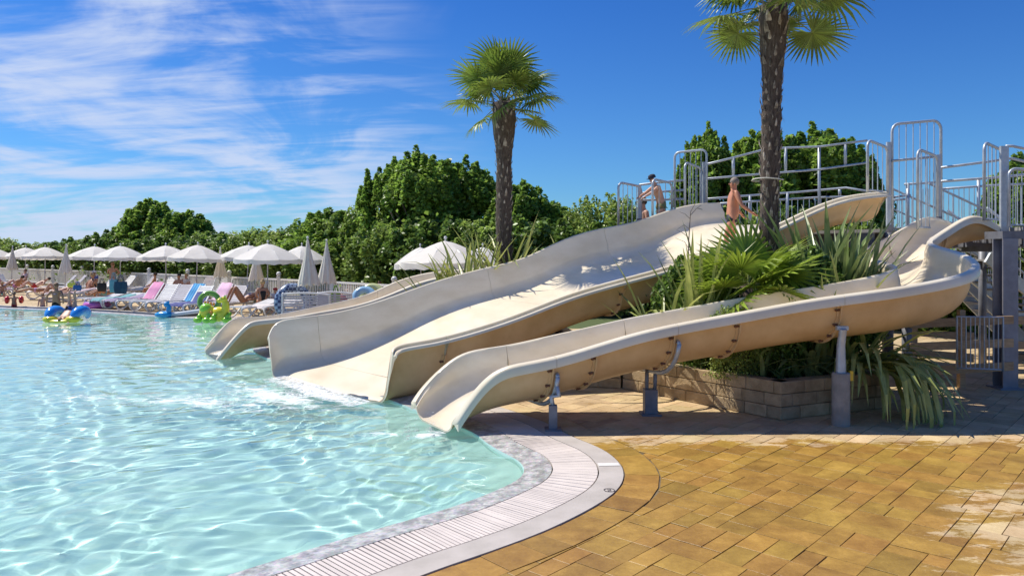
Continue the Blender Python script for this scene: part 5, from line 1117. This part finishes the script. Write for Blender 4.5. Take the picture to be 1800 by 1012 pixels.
# twin tube ring float
fq = G(120, 562); t = thing('pool_float', 'blue and yellow pool float with two raised blue tubes', 'pool float', fq); bb = vinyl('royal', (.02, .22, .72), (.04, .30, .80))
for s_ in (-1, 1):
    m1 = MB(); pts = [(fq.x + s_ * (.42 + .06 * math.sin(a)), fq.y - .45 * math.cos(a), .02 + .36 * math.sin(a)) for a in np.linspace(0, math.pi, 13)]; m1.tube(pts, [.05, .11, .15, .18, .19, .19, .19, .19, .19, .18, .15, .11, .05], 12); m1.build('side_tube', bb, t, smooth=True)
    m1 = MB(); m1.ball((fq.x + s_ * .40, fq.y - .40, .06), (.26, .22, .15), 12, 8); m1.build('yellow_end', vinyl('yellow'  , (.80, .70, .03)), t, smooth=True)
m1 = MB(); m1.ball((fq.x, fq.y - .45, -.01), (.62, .22, .09), 16, 6); m1.ball((fq.x, fq.y + .05, -.03), (.45, .5, .09), 16, 6); m1.build('base_cushion', ye, t, smooth=True)
t.scale = (.9, .9, .82)
# beach bags and cloths on the loungers
def bag(px, py, Y, wd, h, m, lab):
    c = P(px, py, Y); t = thing('beach_bag', lab, 'bag', c); m1 = MB(); vs = []
    for z, f in ((0, .85), (h * .5, 1.05), (h, .95)):
        for a in range(12): th = 2 * math.pi * a / 12; vs.append(c + Vector((wd / 2 * f * math.copysign(abs(math.cos(th)) ** .6, math.cos(th)), wd / 4 * f * math.sin(th), z)))
    m1.add(vs, [(i * 12 + k, i * 12 + (k + 1) % 12, (i + 1) * 12 + (k + 1) % 12, (i + 1) * 12 + k) for i in range(2) for k in range(12)] + [tuple(range(12))[::-1]]); m1.build('body', m, t, smooth=True)
    for s_ in (-1, 1): m1 = MB(); m1.tube(spline([c + Vector((-wd * .25, s_ * .03, h * .95)), c + Vector((-wd * .1, s_ * .05, h * 1.5)), c + Vector((wd * .1, s_ * .05, h * 1.5)), c + Vector((wd * .25, s_ * .03, h * .95))], 4), .012, 5); m1.build('handle', m, t, smooth=True)
bag(212, 516, 28.4, .50, .46, fabric('petrol', (.02, .07, .12)), 'dark blue beach bag standing on a lounger under the standing person')
bag(200, 514, 29.2, .34, .5, T['teal'], 'turquoise cloth bag beside the dark blue beach bag')
bag(179, 512, 30.5, .38, .34, fabric('black', (.02, .02, .02)), 'black bag on the lounger left of the standing person')
bag(136, 511, 31.0, .34, .24, fabric('cobalt', (.03, .14, .42)), 'cobalt blue bag beside the sunbather in a dark bikini')
bag(126, 505, 32.5, .36, .2, T['lime'], 'lime cloth bundle on a lounger left of the dark bikini')
bag(590, 531, 23.6, .3, .34, T['green'], 'dark green bag between the right closed parasol and the cyan towel')

# ------------------------------------------------------------------ people
def skin_body(name, J, edges, rad, m, parent, lv=2):
    me = bpy.data.meshes.new(name); names = list(J); idx = {n: i for i, n in enumerate(names)}
    me.from_pydata([tuple(J[n]) for n in names], [(idx[a], idx[b]) for a, b in edges], []); me.update()
    o = bpy.data.objects.new('tmp', me); COL.objects.link(o); mo = o.modifiers.new('s', 'SKIN'); mo.use_smooth_shade = True
    for i, n in enumerate(names):
        r = rad[n]; me.skin_vertices[0].data[i].radius = r if isinstance(r, tuple) else (r, r); me.skin_vertices[0].data[i].use_root = (i == 0)
    sb = o.modifiers.new('d', 'SUBSURF'); sb.levels = lv; sb.render_levels = lv
    dg = bpy.context.evaluated_depsgraph_get(); dg.update(); ev = o.evaluated_get(dg); nm = bpy.data.meshes.new_from_object(ev); bpy.data.objects.remove(o); bpy.data.meshes.remove(me)
    nm.name = name; nm.materials.clear(); nm.materials.append(m); nm.shade_smooth(); return link(name, nm, parent)
def lerpv(a, b, t): return Vector(a).lerp(Vector(b), t)
def person(lab, loc, rz, H, J, skin, hair, clothes=(), bulk=1.0, face=(1, 0, 0), hat=None, fingers=False, extra=None):
    """J: joints in metres for a 1.75 m person, local frame facing +x"""
    root = thing('person', lab, 'person', loc, rz); s = H / 1.75; J = {k: Vector(v) * s for k, v in J.items()}
    for sd in 'LR':
        J['th' + sd] = lerpv(J['hip' + sd], J['kn' + sd], .5); J['cf' + sd] = lerpv(J['kn' + sd], J['an' + sd], .35)
        J['ua' + sd] = lerpv(J['sh' + sd], J['el' + sd], .5); J['fa' + sd] = lerpv(J['el' + sd], J['wr' + sd], .35)
        hd = (J['wr' + sd] - J['el' + sd]).normalized(); J['pm' + sd] = J['wr' + sd] + hd * .07 * s
    f = Vector(face).normalized(); J['hd'] = J['nk'] + (J['top'] - J['nk']) * .45; J['jaw'] = J['nk'] + (J['top'] - J['nk']) * .30 + f * .035 * s
    E_ = [('pel', 'wst'), ('wst', 'cst'), ('cst', 'nb'), ('nb', 'nk'), ('nk', 'hd'), ('hd', 'top'), ('hd', 'jaw')]; J['nb'] = lerpv(J['cst'], J['nk'], .6)
    rd = dict(pel=(.135 * bulk, .125 * bulk), wst=(.12 * bulk, .115 * bulk), cst=(.15 * bulk, .125 * bulk), nb=.085, nk=.056, hd=.085, top=.07, jaw=.055)
    for sd in 'LR':
        E_ += [('cst', 'sh' + sd), ('sh' + sd, 'ua' + sd), ('ua' + sd, 'el' + sd), ('el' + sd, 'fa' + sd), ('fa' + sd, 'wr' + sd), ('wr' + sd, 'pm' + sd), ('pel', 'hip' + sd), ('hip' + sd, 'th' + sd), ('th' + sd, 'kn' + sd), ('kn' + sd, 'cf' + sd), ('cf' + sd, 'an' + sd), ('an' + sd, 'to' + sd)]
        rd.update({'sh' + sd: .062, 'ua' + sd: .054 * bulk ** .5, 'el' + sd: .042, 'fa' + sd: .043, 'wr' + sd: .027, 'pm' + sd: (.038, .018), 'hip' + sd: .095 * bulk ** .5, 'th' + sd: .085 * bulk ** .5, 'kn' + sd: .056, 'cf' + sd: .058, 'an' + sd: .035, 'to' + sd: (.04, .022)})
    rd = {k: (tuple(x * s for x in v) if isinstance(v, tuple) else v * s) for k, v in rd.items()}
    order = ['pel'] + [k for k in J if k != 'pel']; J = {k: J[k] for k in order}
    b = skin_body('body', J, E_, rd, skin, root)
    m1 = MB()   # face relief and ears
    hc = lerpv(J['hd'], J['top'], .35); side = f.cross(Vector((0, 0, 1))); side = side.normalized() if side.length > .1 else Vector((0, 1, 0)); upv = (J['top'] - J['nk']).normalized()
    m1.ball(hc + f * .095 * s - upv * .02 * s, .016 * s, 6, 5)
    for q_ in (-1, 1): m1.ball(hc + side * q_ * .085 * s - upv * .02 * s, (.014 * s, .012 * s, .026 * s), 6, 5)
    m1.build('nose_and_ears', skin, root, world=False, smooth=True)
    if fingers:
        for sd in 'LR':
            d = (J['pm' + sd] - J['wr' + sd]).normalized(); sv = d.cross(Vector((1, 0, 0)) if abs(d.x) < .8 else Vector((0, 0, 1))).normalized(); nv = d.cross(sv)
            m1 = MB()
            for k, (o_, ln) in enumerate(((-1.5, .062), (-.5, .075), (.5, .070), (1.5, .055))): p0 = J['pm' + sd] + sv * o_ * .017 * s; m1.tube([p0 - d * .01, p0 + d * ln * .5 * s + nv * .004, p0 + d * ln * .85 * s + nv * .02 * s, p0 + d * ln * s + nv * .034 * s], [.0095 * s, .009 * s, .008 * s, .006 * s], 6)
            p0 = J['wr' + sd] + d * .02 * s - sv * .02 * s; m1.tube([p0, p0 - sv * .03 * s + d * .02 * s, p0 - sv * .036 * s + d * .05 * s], [.012 * s, .011 * s, .008 * s], 6); m1.build('fingers', skin, root, world=False, smooth=True)
        for q_ in (-1, 1): m1 = MB(); m1.ball(hc + f * .078 * s + side * q_ * .032 * s + upv * .005 * s, .010 * s, 6, 5); m1.build('eye', hair_d, root, world=False, smooth=True)
        m1 = MB(); m1.ball(J['jaw'] + f * .045 * s + upv * .012 * s, (.008 * s, .022 * s, .006 * s), 6, 5); m1.build('mouth', mat('lips', (.38, .12, .09), .5), root, world=False, smooth=True)
    if hair is not None:
        m1 = MB(); m1.ball(hc - f * .02 * s + upv * .035 * s, (.098 * s, .092 * s, .095 * s), 14, 9); 
        if extra == 'long': m1.ball(hc - f * .06 * s - upv * .07 * s, (.06 * s, .085 * s, .13 * s), 10, 8)
        if extra == 'bun': m1.ball(hc - f * .05 * s + upv * .12 * s, .05 * s, 8, 6)
        m1.build('hair', hair, root, world=False, smooth=True)
    if hat is not None:
        m1 = MB(); M = upv.to_track_quat('Z', 'X').to_matrix(); cc = hc + upv * .03 * s
        prof = [(.112, 0), (.112, .03), (.105, .07), (.08, .10), (.03, .115), (0, .118)]; n = 14; vs = [cc + M @ Vector((r_ * s * math.cos(2 * math.pi * k / n), r_ * s * math.sin(2 * math.pi * k / n), z * s)) for r_, z in prof for k in range(n)]
        m1.add(vs, [(i * n + k, i * n + (k + 1) % n, (i + 1) * n + (k + 1) % n, (i + 1) * n + k) for i in range(len(prof) - 1) for k in range(n)]); m1.ball(cc + f * .12 * s + upv * .005 * s, (.07 * s, .07 * s, .01 * s), 10, 5); m1.build('cap', hat, root, world=False, smooth=True)
    for kind, m in clothes:
        g = .026 * s
        def rr(k, add=g): v = rd[k]; return tuple(x + add for x in v) if isinstance(v, tuple) else v + add
        if kind == 'trunks':
            K_ = {'pel': J['pel'] + Vector((0, 0, 0)), 'w2': lerpv(J['pel'], J['wst'], .45)}
            for sd in 'LR': K_['hip' + sd] = J['hip' + sd]; K_['t' + sd] = lerpv(J['hip' + sd], J['kn' + sd], .48)
            rd2 = {'pel': rr('pel'), 'w2': rr('wst', g * .6)}; rd2.update({'hip' + sd: rr('hip' + sd) for sd in 'LR'}); rd2.update({'t' + sd: rr('th' + sd, g * 1.3) for sd in 'LR'})
            skin_body('swim_trunks', K_, [('pel', 'w2'), ('pel', 'hipL'), ('pel', 'hipR'), ('hipL', 'tL'), ('hipR', 'tR')], rd2, m, root)
        if kind == 'briefs':
            K_ = {'pel': J['pel'], 'w2': lerpv(J['pel'], J['wst'], .25), 'hipL': lerpv(J['pel'], J['hipL'], .8), 'hipR': lerpv(J['pel'], J['hipR'], .8)}
            skin_body('swim_briefs', K_, [('pel', 'w2'), ('pel', 'hipL'), ('pel', 'hipR')], {'pel': rr('pel'), 'w2': rr('pel', 0), 'hipL': rr('hipL', g * .8), 'hipR': rr('hipR', g * .8)}, m, root)
        if kind == 'suit':
            K_ = {'pel': J['pel'], 'wst': J['wst'], 'cst': J['cst'], 'c2': lerpv(J['cst'], J['nb'], .35), 'hipL': lerpv(J['pel'], J['hipL'], .8), 'hipR': lerpv(J['pel'], J['hipR'], .8)}
            skin_body('swimsuit', K_, [('pel', 'wst'), ('wst', 'cst'), ('cst', 'c2'), ('pel', 'hipL'), ('pel', 'hipR')], {'pel': rr('pel'), 'wst': rr('wst'), 'cst': rr('cst'), 'c2': rr('cst', -.03 * s), 'hipL': rr('hipL', g * .8), 'hipR': rr('hipR', g * .8)}, m, root)
        if kind == 'top':
            K_ = {'a': lerpv(J['wst'], J['cst'], .72), 'b': lerpv(J['cst'], J['nb'], .12)}
            skin_body('bikini_top', K_, [('a', 'b')], {'a': rr('cst', .004), 'b': rr('cst', .006)}, m, root)
        if kind == 'shirt':
            K_ = {'wst': J['wst'], 'cst': J['cst'], 'nb': lerpv(J['cst'], J['nb'], .7)}; e2 = [('wst', 'cst'), ('cst', 'nb')]; r2 = {'wst': rr('wst'), 'cst': rr('cst'), 'nb': rr('nb')}
            for sd in 'LR': K_['sh' + sd] = J['sh' + sd]; K_['ua' + sd] = J['ua' + sd]; e2 += [('cst', 'sh' + sd), ('sh' + sd, 'ua' + sd)]; r2['sh' + sd] = rr('sh' + sd); r2['ua' + sd] = rr('ua' + sd)
            skin_body('shirt', K_, e2, r2, m, root)
    return root
def stand(lean=0, armL=None, armR=None, step=0):
    c = math.sin(R(lean)); J = dict(pel=(0, 0, .95), wst=(.10 * c, 0, 1.10), cst=(.32 * c, 0, 1.30), nk=(.50 * c, 0, 1.48), top=(.62 * c + .02, 0, 1.70), shL=(.36 * c, .175, 1.41), shR=(.36 * c, -.175, 1.41),
        hipL=(0, .09, .90), hipR=(0, -.09, .90), knL=(.04 + step, .10, .50), knR=(.03 - step * .6, -.10, .50), anL=(.02 + step * 1.2, .11, .09), anR=(-.02 - step * 1.6, -.11, .09), toL=(.16 + step * 1.2, .12, .03), toR=(.12 - step * 1.6, -.12, .03))
    J['elL'], J['wrL'] = armL or ((.30 * c - .02, .24, 1.13), (.30 * c + .06, .26, .88)); J['elR'], J['wrR'] = armR or ((.30 * c - .02, -.24, 1.13), (.30 * c + .06, -.26, .88)); return J
def sit(z=.42, back=0, knee=.0, arms='lap'):   # sitting, legs forward and bent over the front
    b = math.sin(R(back)); J = dict(pel=(0, 0, z + .10), wst=(-.14 * b, 0, z + .27), cst=(-.34 * b, 0, z + .46), nk=(-.46 * b, 0, z + .65), top=(-.44 * b, 0, z + .87), shL=(-.38 * b, .17, z + .56), shR=(-.38 * b, -.17, z + .56), hipL=(.03, .09, z + .07), hipR=(.03, -.09, z + .07),
        knL=(.36, .13, z + .10 + knee), knR=(.36, -.13, z + .10 + knee), anL=(.42 + knee * .4, .14, max(.08, z - .34)), anR=(.42 + knee * .4, -.14, max(.08, z - .34)), toL=(.56 + knee * .4, .15, max(.04, z - .40)), toR=(.56 + knee * .4, -.15, max(.04, z - .40)))
    if arms == 'lap': J.update(elL=(.02, .24, z + .34), elR=(.02, -.24, z + .34), wrL=(.22, .15, z + .24), wrR=(.22, -.15, z + .24))
    else: J.update(elL=(-.32 * b - .15, .26, z + .36), elR=(-.32 * b - .15, -.26, z + .36), wrL=(-.30, .26, z + .08), wrR=(-.30, -.26, z + .08))
    return J
def recline(z=.42, up=35, knees=.45):   # lying back, head at -x, feet at +x
    c, s_ = math.cos(R(up)), math.sin(R(up)); f = lambda d, o=0: (-d * c + o * s_, 0, z + .10 + d * s_ + o * c)
    J = dict(pel=(0, 0, z + .10), wst=f(.17), cst=f(.36), nk=f(.56), top=(f(.78)[0], 0, f(.78)[2] + .04)); cx = f(.47)
    J.update(shL=(cx[0], .17, cx[2]), shR=(cx[0], -.17, cx[2]), elL=(cx[0] + .08, .30, cx[2] - .16), elR=(cx[0] + .08, -.30, cx[2] - .16), wrL=(cx[0] + .30, .25, cx[2] - .18), wrR=(cx[0] + .30, -.25, cx[2] - .18), hipL=(.04, .09, z + .09), hipR=(.04, -.09, z + .09),
             knL=(.36, .10, z + .12 + knees), knR=(.40, -.10, z + .12 + knees * .92), anL=(.62 if knees > .2 else .85, .10, z + .06), anR=(.66 if knees > .2 else .85, -.10, z + .06), toL=(.78 if knees > .2 else .92, .10, z + .05 + (.0 if knees > .2 else .12)), toR=(.82 if knees > .2 else .92, -.10, z + .05 + (.0 if knees > .2 else .12)))
    return J
black = fabric('black', (.02, .02, .02)); 
# tower people
m_ = P(1290, 400, 14.9)
person('person in black trunks with green print walking left of the nearer palm trunk', (4.04, 13.55, 2.04), R(180), 1.50, stand(-4, armL=((-.10, .28, 1.15), (-.30, .34, .98)), armR=((-.12, -.26, 1.15), (-.30, -.30, .96)), step=.12), mat('skin_sunburnt', (.55, .24, .14), .5, col2=(.48, .20, .11), scale=8), mat('hair_grey', (.25, .20, .17), .7), [('trunks', mat('trunks_black_green', (.012, .014, .02), .7, col2=(.10, .45, .03), scale=9, lo=.56, hi=.62))], bulk=1.12, fingers=True)
m_ = P(1162, 395, 16.1)
person('child in goggles and dark cap leaning over the railing, arms forward', (m_.x, 16.1, DECK - .05), R(200), 1.32, stand(28, armL=((.42, .20, 1.22), (.62, .14, 1.10)), armR=((.42, -.20, 1.22), (.64, -.12, 1.12))), skin_b, None, [('trunks', fabric('orange_print', (.45, .25, .08), (.10, .22, .12), 20))], hat=fabric('cap_dark', (.03, .03, .05)), fingers=True, face=(1, 0, -.35))
m_ = P(1134, 400, 16.7)
person('person in a dark cap low behind the broad slide rim', (m_.x, 16.7, DECK - .78), R(190), 1.6, stand(5), skin_b, hair_d, [('trunks', T['navy'])], hat=fabric('cap_dark2', (.02, .03, .03)), fingers=False)
# water people
WZ = -.05
def inwater(lab, px, py, depth, rz, H, *a, **k): q = G(px, py, WZ); return person(lab, (q.x, q.y, WZ - depth), R(rz), H, *a, **k)
c1 = inwater('small child with red armbands in the water at the far left', 25, 541, .42, -80, 1.05, stand(0, armL=((.0, .40, 1.24), (.12, .62, 1.22)), armR=((.0, -.40, 1.24), (.12, -.62, 1.22))), skin_a, hair_d, [('trunks', T['red'])])
for s_ in (-1, 1): m1 = MB(); torus(m1, (0.0, s_ * .26, .745), .085, .07, Matrix.Rotation(R(90), 3, 'X') @ Matrix.Rotation(R(10), 3, 'Y')); m1.build('armband', vinyl('red', (.75, .03, .02)), c1, world=False, smooth=True)
inwater('child standing chest deep between the armbands child and the float', 75, 541, .50, -75, 1.08, stand(0), skin_b, hair_b, [('trunks', T['navy'])])
inwater('slim person standing in the water just left behind the blue and yellow float', 99, 551, .42, -90, 1.55, stand(0, armL=((.10, .32, 1.2), (.10, .34, .95)), armR=((.10, -.32, 1.2), (.10, -.34, .95))), skin_a, hair_b, [('trunks', black), ('top', T['lilac'])])
J = dict(pel=(0, 0, .34), wst=(.16, 0, .26), cst=(.34, 0, .17), nk=(.52, 0, .10), top=(.72, 0, .08), shL=(.42, .16, .14), shR=(.42, -.16, .14), elL=(.5, .34, .08), elR=(.5, -.34, .08), wrL=(.7, .36, .02), wrR=(.7, -.36, .02), hipL=(-.03, .09, .40), hipR=(-.03, -.09, .40), knL=(-.06, .12, .78), knR=(-.04, -.08, .80), anL=(-.02, .13, 1.14), anR=(.03, -.05, 1.16), toL=(-.12, .14, 1.20), toR=(-.08, -.05, 1.24))
person('child in blue shorts lying on the float with both legs straight up', (fq.x + .06, fq.y + .05, -.04), R(-92), 1.45, J, skin_b, hair_b, [('trunks', fabric('blue_print', (.06, .10, .42), (.25, .35, .6), 20))], bulk=1.45)
# sunbathers
def onlounger(lab, px, py, rz, H, J, *a, **k): q = G(px, py); return person(lab, (q.x, q.y, 0), R(rz), H, J, *a, **k)
onlounger('tall tanned person standing among the loungers left of centre, back to the pool', 198, 522, 95, 1.72, stand(0, armL=((.1, .28, 1.2), (.25, .1, 1.15)), armR=((.1, -.28, 1.2), (.25, -.1, 1.15))), skin_a, hair_b, [('trunks', T['flower'])])
onlounger('seated sunbather in a dark bikini leaning over, left of the standing person', 155, 527, 60, 1.65, sit(.38, -28, 0), skin_a, hair_l, [('briefs', black), ('top', black)], extra='bun')
onlounger('person lying on a front lounger behind the pool float', 104, 530, 205, 1.6, recline(.38, 22, .40), skin_b, hair_l, [('briefs', T['white'])])
onlounger('sunbather with raised knees behind the yellow inflatable', 428, 549, 225, 1.65, recline(.38, 25, .52), skin_a, hair_b, [('suit', T['lilac'])])
onlounger('person in a black swimsuit seated with their back to the pool', 462, 551, 120, 1.62, sit(.38, -8, 0), skin_a, hair_l, [('suit', black)], bulk=1.15, extra='bun')
onlounger('child in a red cap beside the black swimsuit', 484, 549, 250, 1.2, sit(.38, 0, 0), skin_b, hair_b, [('trunks', T['navy']), ('shirt', T['white'])], hat=T['red'])
onlounger('fair haired child sitting right of the cyan towel above the slide rim', 614, 546, 260, 1.4, sit(.40, 0, 0), skin_b, hair_l, [('suit', T['flower'])], extra='long')
onlounger('person in a pink top at the far right end of the fence row', 667, 548, 200, 1.5, sit(.42, 0, 0), skin_b, hair_b, [('shirt', T['pink']), ('trunks', black)])
onlounger('dark haired person sitting behind the magenta towel', 268, 524, 200, 1.65, sit(.40, 15, 0), skin_a, hair_d, [('trunks', T['red'])])
onlounger('dark haired person sitting left of the pale shirt in the back row', 312, 527, 260, 1.65, sit(.38, 15, 0), skin_a, hair_d, [('trunks', T['navy'])])
onlounger('person in a pale shirt right of the dark haired one', 326, 525, 265, 1.6, sit(.40, 10, 0), skin_b, hair_l, [('shirt', T['white']), ('trunks', T['navy'])])
onlounger('reclining person at the far left under the closed parasol', 8, 517, 20, 1.65, recline(.38, 45, .30), skin_b, hair_b, [('trunks', T['white'])])
onlounger('person seated by the fence holding a green cloth at the left', 42, 511, 240, 1.65, sit(.40, 10, .05), skin_b, hair_b, [('trunks', T['red']), ('shirt', T['flower'])])
onlounger('brown backed sunbather lying on their side at the left', 30, 517, 150, 1.65, recline(.38, 40, .05), skin_a, hair_d, [('trunks', T['magenta'])])
onlounger('person in a pale cap by the fence behind the dark bikini', 166, 519, 250, 1.65, sit(.42, 0, 0), skin_a, hair_d, [('shirt', T['navy']), ('trunks', black)], hat=T['white'])
onlounger('sunbather lying flat on the white towel at the left end of the front row', 66, 527, 205, 1.65, recline(.38, 8, .05), skin_a, hair_b, [('trunks', T['pink'])])
onlounger('person lying on the first of the three grey loungers by the fence', 62, 518, 222, 1.65, recline(.38, 30, .25), skin_b, hair_d, [('trunks', T['red'])])
onlounger('small child sitting at the very left edge beside the flat lounger', 4, 524, 300, 1.15, sit(.30, 0, 0), skin_a, hair_l, [('trunks', T['cyan'])])
onlounger('person lying on the teal towel behind the pink swim ring', 186, 534, 245, 1.65, recline(.40, 10, .12), skin_a, hair_d, [('trunks', T['teal'])])
# round coloured cushions at the end of the row
for px, py, Y, c_, lab, s_ in ((600, 528, 24, T['red'], 'orange red ball shaped cushion left of the fair haired child', .20), (640, 524, 23.5, vinyl('skyblue', (.28, .48, .66)), 'pale blue swim ring right of the fair haired child', .30), (654, 518, 24.2, vinyl('paleyellow', (.55, .58, .28)), 'pale green swim ring behind the pale blue one', .30)):
    q = P(px, py, Y); t = thing('swim_ring' if s_ > .25 else 'beach_ball', lab.replace('ball shaped cushion', 'beach ball'), 'swim ring' if s_ > .25 else 'beach ball', q)
    m1 = MB()
    if s_ > .25: torus(m1, q, s_, .12, Matrix.Rotation(R(60), 3, 'X')); m1.build('ring', c_, t, smooth=True)
    else: m1.ball(q, s_, 14, 10); m1.build('ball', c_, t, smooth=True)

# ------------------------------------------------------------------ white water at the slide mouths
foam_m = mat('foam', (.93, .93, .92), .5, col2=(.90, .91, .91), trans=.45)
def foam(name, regions, seed, ndrop):
    r = np.random.default_rng(seed); V = []; Fc = []; o = 0
    base = np.array([(1, 0, 0), (0, 1, 0), (-1, 0, 0), (0, -1, 0), (0, 0, 1), (0, 0, -1)], float); tri = np.array([(0, 1, 4), (1, 2, 4), (2, 3, 4), (3, 0, 4), (1, 0, 5), (2, 1, 5), (3, 2, 5), (0, 3, 5)])
    for (x, y, ex, ey, n, smin, smax, zmax, ang) in regions:
        cl = r.normal(0, 1, (max(4, n // 45), 2)); pick = cl[r.integers(0, len(cl), n)] + r.normal(0, .16, (n, 2)); ca, sa = math.cos(R(ang)), math.sin(R(ang)); px_ = pick[:, 0] * ex; py_ = pick[:, 1] * ey
        X = x + px_ * ca - py_ * sa; Y = y + px_ * sa + py_ * ca; S = r.uniform(smin, smax, n); Z = WAVE[2][np.clip(np.searchsorted(WAVE[1], Y), 0, len(WAVE[1]) - 1), np.clip(np.searchsorted(WAVE[0], X), 0, len(WAVE[0]) - 1)] + .004 + S * .3 + zmax * r.random(n) ** 4; flat = r.uniform(.06, .2, n)
        for i in range(n): V.append(base * np.array((S[i] * r.uniform(.7, 2.2), S[i], S[i] * flat[i])) + (X[i], Y[i], Z[i])); Fc.append(tri + o); o += 6
    V = np.concatenate(V); Fc = np.concatenate(Fc); me = mesh_np(name, V, Fc, foam_m, np.full(len(Fc), .5)); ob = link(name, me, kind='stuff'); tag(ob, 'white foam and spray on the water in front of the slide mouths', 'foam'); return ob
foam('foam', [(-3.35, 11.75, .75, .13, 900, .004, .012, .05, -50), (-4.0, 11.2, .95, .34, 900, .003, .010, .04, -45), (-5.3, 10.9, .9, .35, 400, .003, .009, .03, -20), (-1.15, 8.95, .18, .12, 420, .003, .010, .22, 30), (-6.75, 15.0, .35, .22, 900, .003, .012, .10, 20), (-7.4, 11.4, 1.2, .5, 200, .003, .008, .02, -10), (-2.2, 10.3, .7, .25, 250, .003, .008, .04, -50)], 5, 0)
def foam_sheet():
    m = bpy.data.materials.new('churned_foam'); m.use_nodes = True; nt = m.node_tree; N = nt.nodes; K = nt.links; b = N['Principled BSDF']; b.inputs['Base Color'].default_value = (.90, .92, .92, 1); b.inputs['Roughness'].default_value = .6
    g = N.new('ShaderNodeNewGeometry'); n = N.new('ShaderNodeTexNoise'); n.inputs['Scale'].default_value = 7; n.inputs['Detail'].default_value = 12; n.inputs['Roughness'].default_value = .72; n.inputs['Distortion'].default_value = .5
    mp = N.new('ShaderNodeMapping'); mp.inputs['Scale'].default_value = (.6, 1.25, 1); K.new(g.outputs['Position'], mp.inputs[0]); K.new(mp.outputs[0], n.inputs[0])
    at = N.new('ShaderNodeAttribute'); at.attribute_name = 'churn'; ad = N.new('ShaderNodeMath'); ad.operation = 'MULTIPLY_ADD'; K.new(at.outputs['Fac'], ad.inputs[0]); ad.inputs[1].default_value = .40; K.new(n.outputs[0], ad.inputs[2])
    r = N.new('ShaderNodeMapRange'); r.interpolation_type = 'SMOOTHSTEP'; K.new(ad.outputs[0], r.inputs[0]); r.inputs[1].default_value = .62; r.inputs[2].default_value = .86; r.inputs[4].default_value = .95; K.new(r.outputs[0], b.inputs['Alpha'])
    xs, ys, Z = WAVE; ix = np.where((xs > -8.6) & (xs < -.3))[0]; iy = np.where((ys > 8.2) & (ys < 16.2))[0]
    X, Y = np.meshgrid(xs[ix], ys[iy]); z = Z[np.ix_(iy, ix)] + .005; C = np.zeros_like(X)
    def blob(cx, cy, ex, ey, ang, a):
        ca, sa = math.cos(R(ang)), math.sin(R(ang)); u = (X - cx) * ca + (Y - cy) * sa; v = -(X - cx) * sa + (Y - cy) * ca; return a * np.exp(-(u / ex) ** 2 - (v / ey) ** 2)
    for q in ((-3.15, 11.75, 1.5, .22, -50, 1.15), (-3.6, 11.35, 1.5, .50, -48, .72), (-4.6, 10.9, 1.7, .55, -25, .55), (-6.2, 11.2, 1.5, .45, -8, .45), (-.98, 8.95, .24, .16, 30, .75), (-6.45, 15.05, .42, .26, 20, .85), (-7.3, 14.4, .8, .25, 10, .42), (-1.5, 9.0, .5, .16, 0, .45)): C = np.maximum(C, blob(*q))
    keep = C > .12; nx = X.shape[1]; idx = -np.ones(X.size, int); Fq = []
    i = np.arange(X.size).reshape(X.shape); k4 = keep[:-1, :-1] & keep[:-1, 1:] & keep[1:, 1:] & keep[1:, :-1]
    quads = np.stack([i[:-1, :-1], i[:-1, 1:], i[1:, 1:], i[1:, :-1]], -1)[k4]; used_ = np.unique(quads); idx[used_] = np.arange(len(used_))
    z = z + .02 * np.clip(C - .5, 0, 1) * rng.random(z.shape)
    V = np.stack([X, Y, z], -1).reshape(-1, 3)[used_]; me = bpy.data.meshes.new('foam_sheet'); me.from_pydata(V.tolist(), [], idx[quads].tolist()); me.shade_smooth(); me.materials.append(m)
    a_ = me.attributes.new('churn', 'FLOAT', 'POINT'); a_.data.foreach_set('value', C.reshape(-1)[used_].astype(np.float32)); o = link('foam', me, kind='stuff'); tag(o, 'churned white water spreading from the broad slide mouth over the pool', 'foam')
foam_sheet()
def sheet_water():   # thin sheet of water running off each mouth
    m = bpy.data.materials.new('running_water'); m.use_nodes = True; nt = m.node_tree; b = nt.nodes['Principled BSDF']; b.inputs['Base Color'].default_value = (.93, .95, .95, 1); b.inputs['Roughness'].default_value = .15
    g = nt.nodes.new('ShaderNodeNewGeometry'); n = nt.nodes.new('ShaderNodeTexNoise'); n.inputs['Scale'].default_value = 16; n.inputs['Detail'].default_value = 7; nt.links.new(g.outputs['Position'], n.inputs[0]); r = nt.nodes.new('ShaderNodeMapRange'); nt.links.new(n.outputs[0], r.inputs[0]); r.inputs[1].default_value = .35; r.inputs[2].default_value = .62; r.inputs[3].default_value = .12; r.inputs[4].default_value = .85; nt.links.new(r.outputs[0], b.inputs['Alpha'])
    for (A, B, dr, ln, lab) in ((Vector((-2.02, 10.62, 0)), Vector((-4.10, 13.1, 0)), Vector((-.76, -.62, 0)), .42, 'thin white sheet of water spilling off the broad slide mouth'),):
        m1 = MB(); vs = []; nu, nv = 60, 8; r_ = random.Random(4)
        for i in range(nu + 1):
            ll = ln * (.6 + .5 * r_.random())
            for j in range(nv + 1): f = j / nv; q = A.lerp(B, .03 + .94 * i / nu) + dr * (f * ll - .05); vs.append((q.x, q.y, .035 * (1 - f) ** 1.2 - .035 + .008 * r_.random()))
        m1.add(vs, [(i * (nv + 1) + j, (i + 1) * (nv + 1) + j, (i + 1) * (nv + 1) + j + 1, i * (nv + 1) + j + 1) for i in range(nu) for j in range(nv)]); o = m1.build('running_water', m, smooth=True, kind='stuff'); tag(o, lab, 'water')
sheet_water()
print('tris', sum(len(o.data.polygons) for o in bpy.data.objects if o.type == 'MESH'))
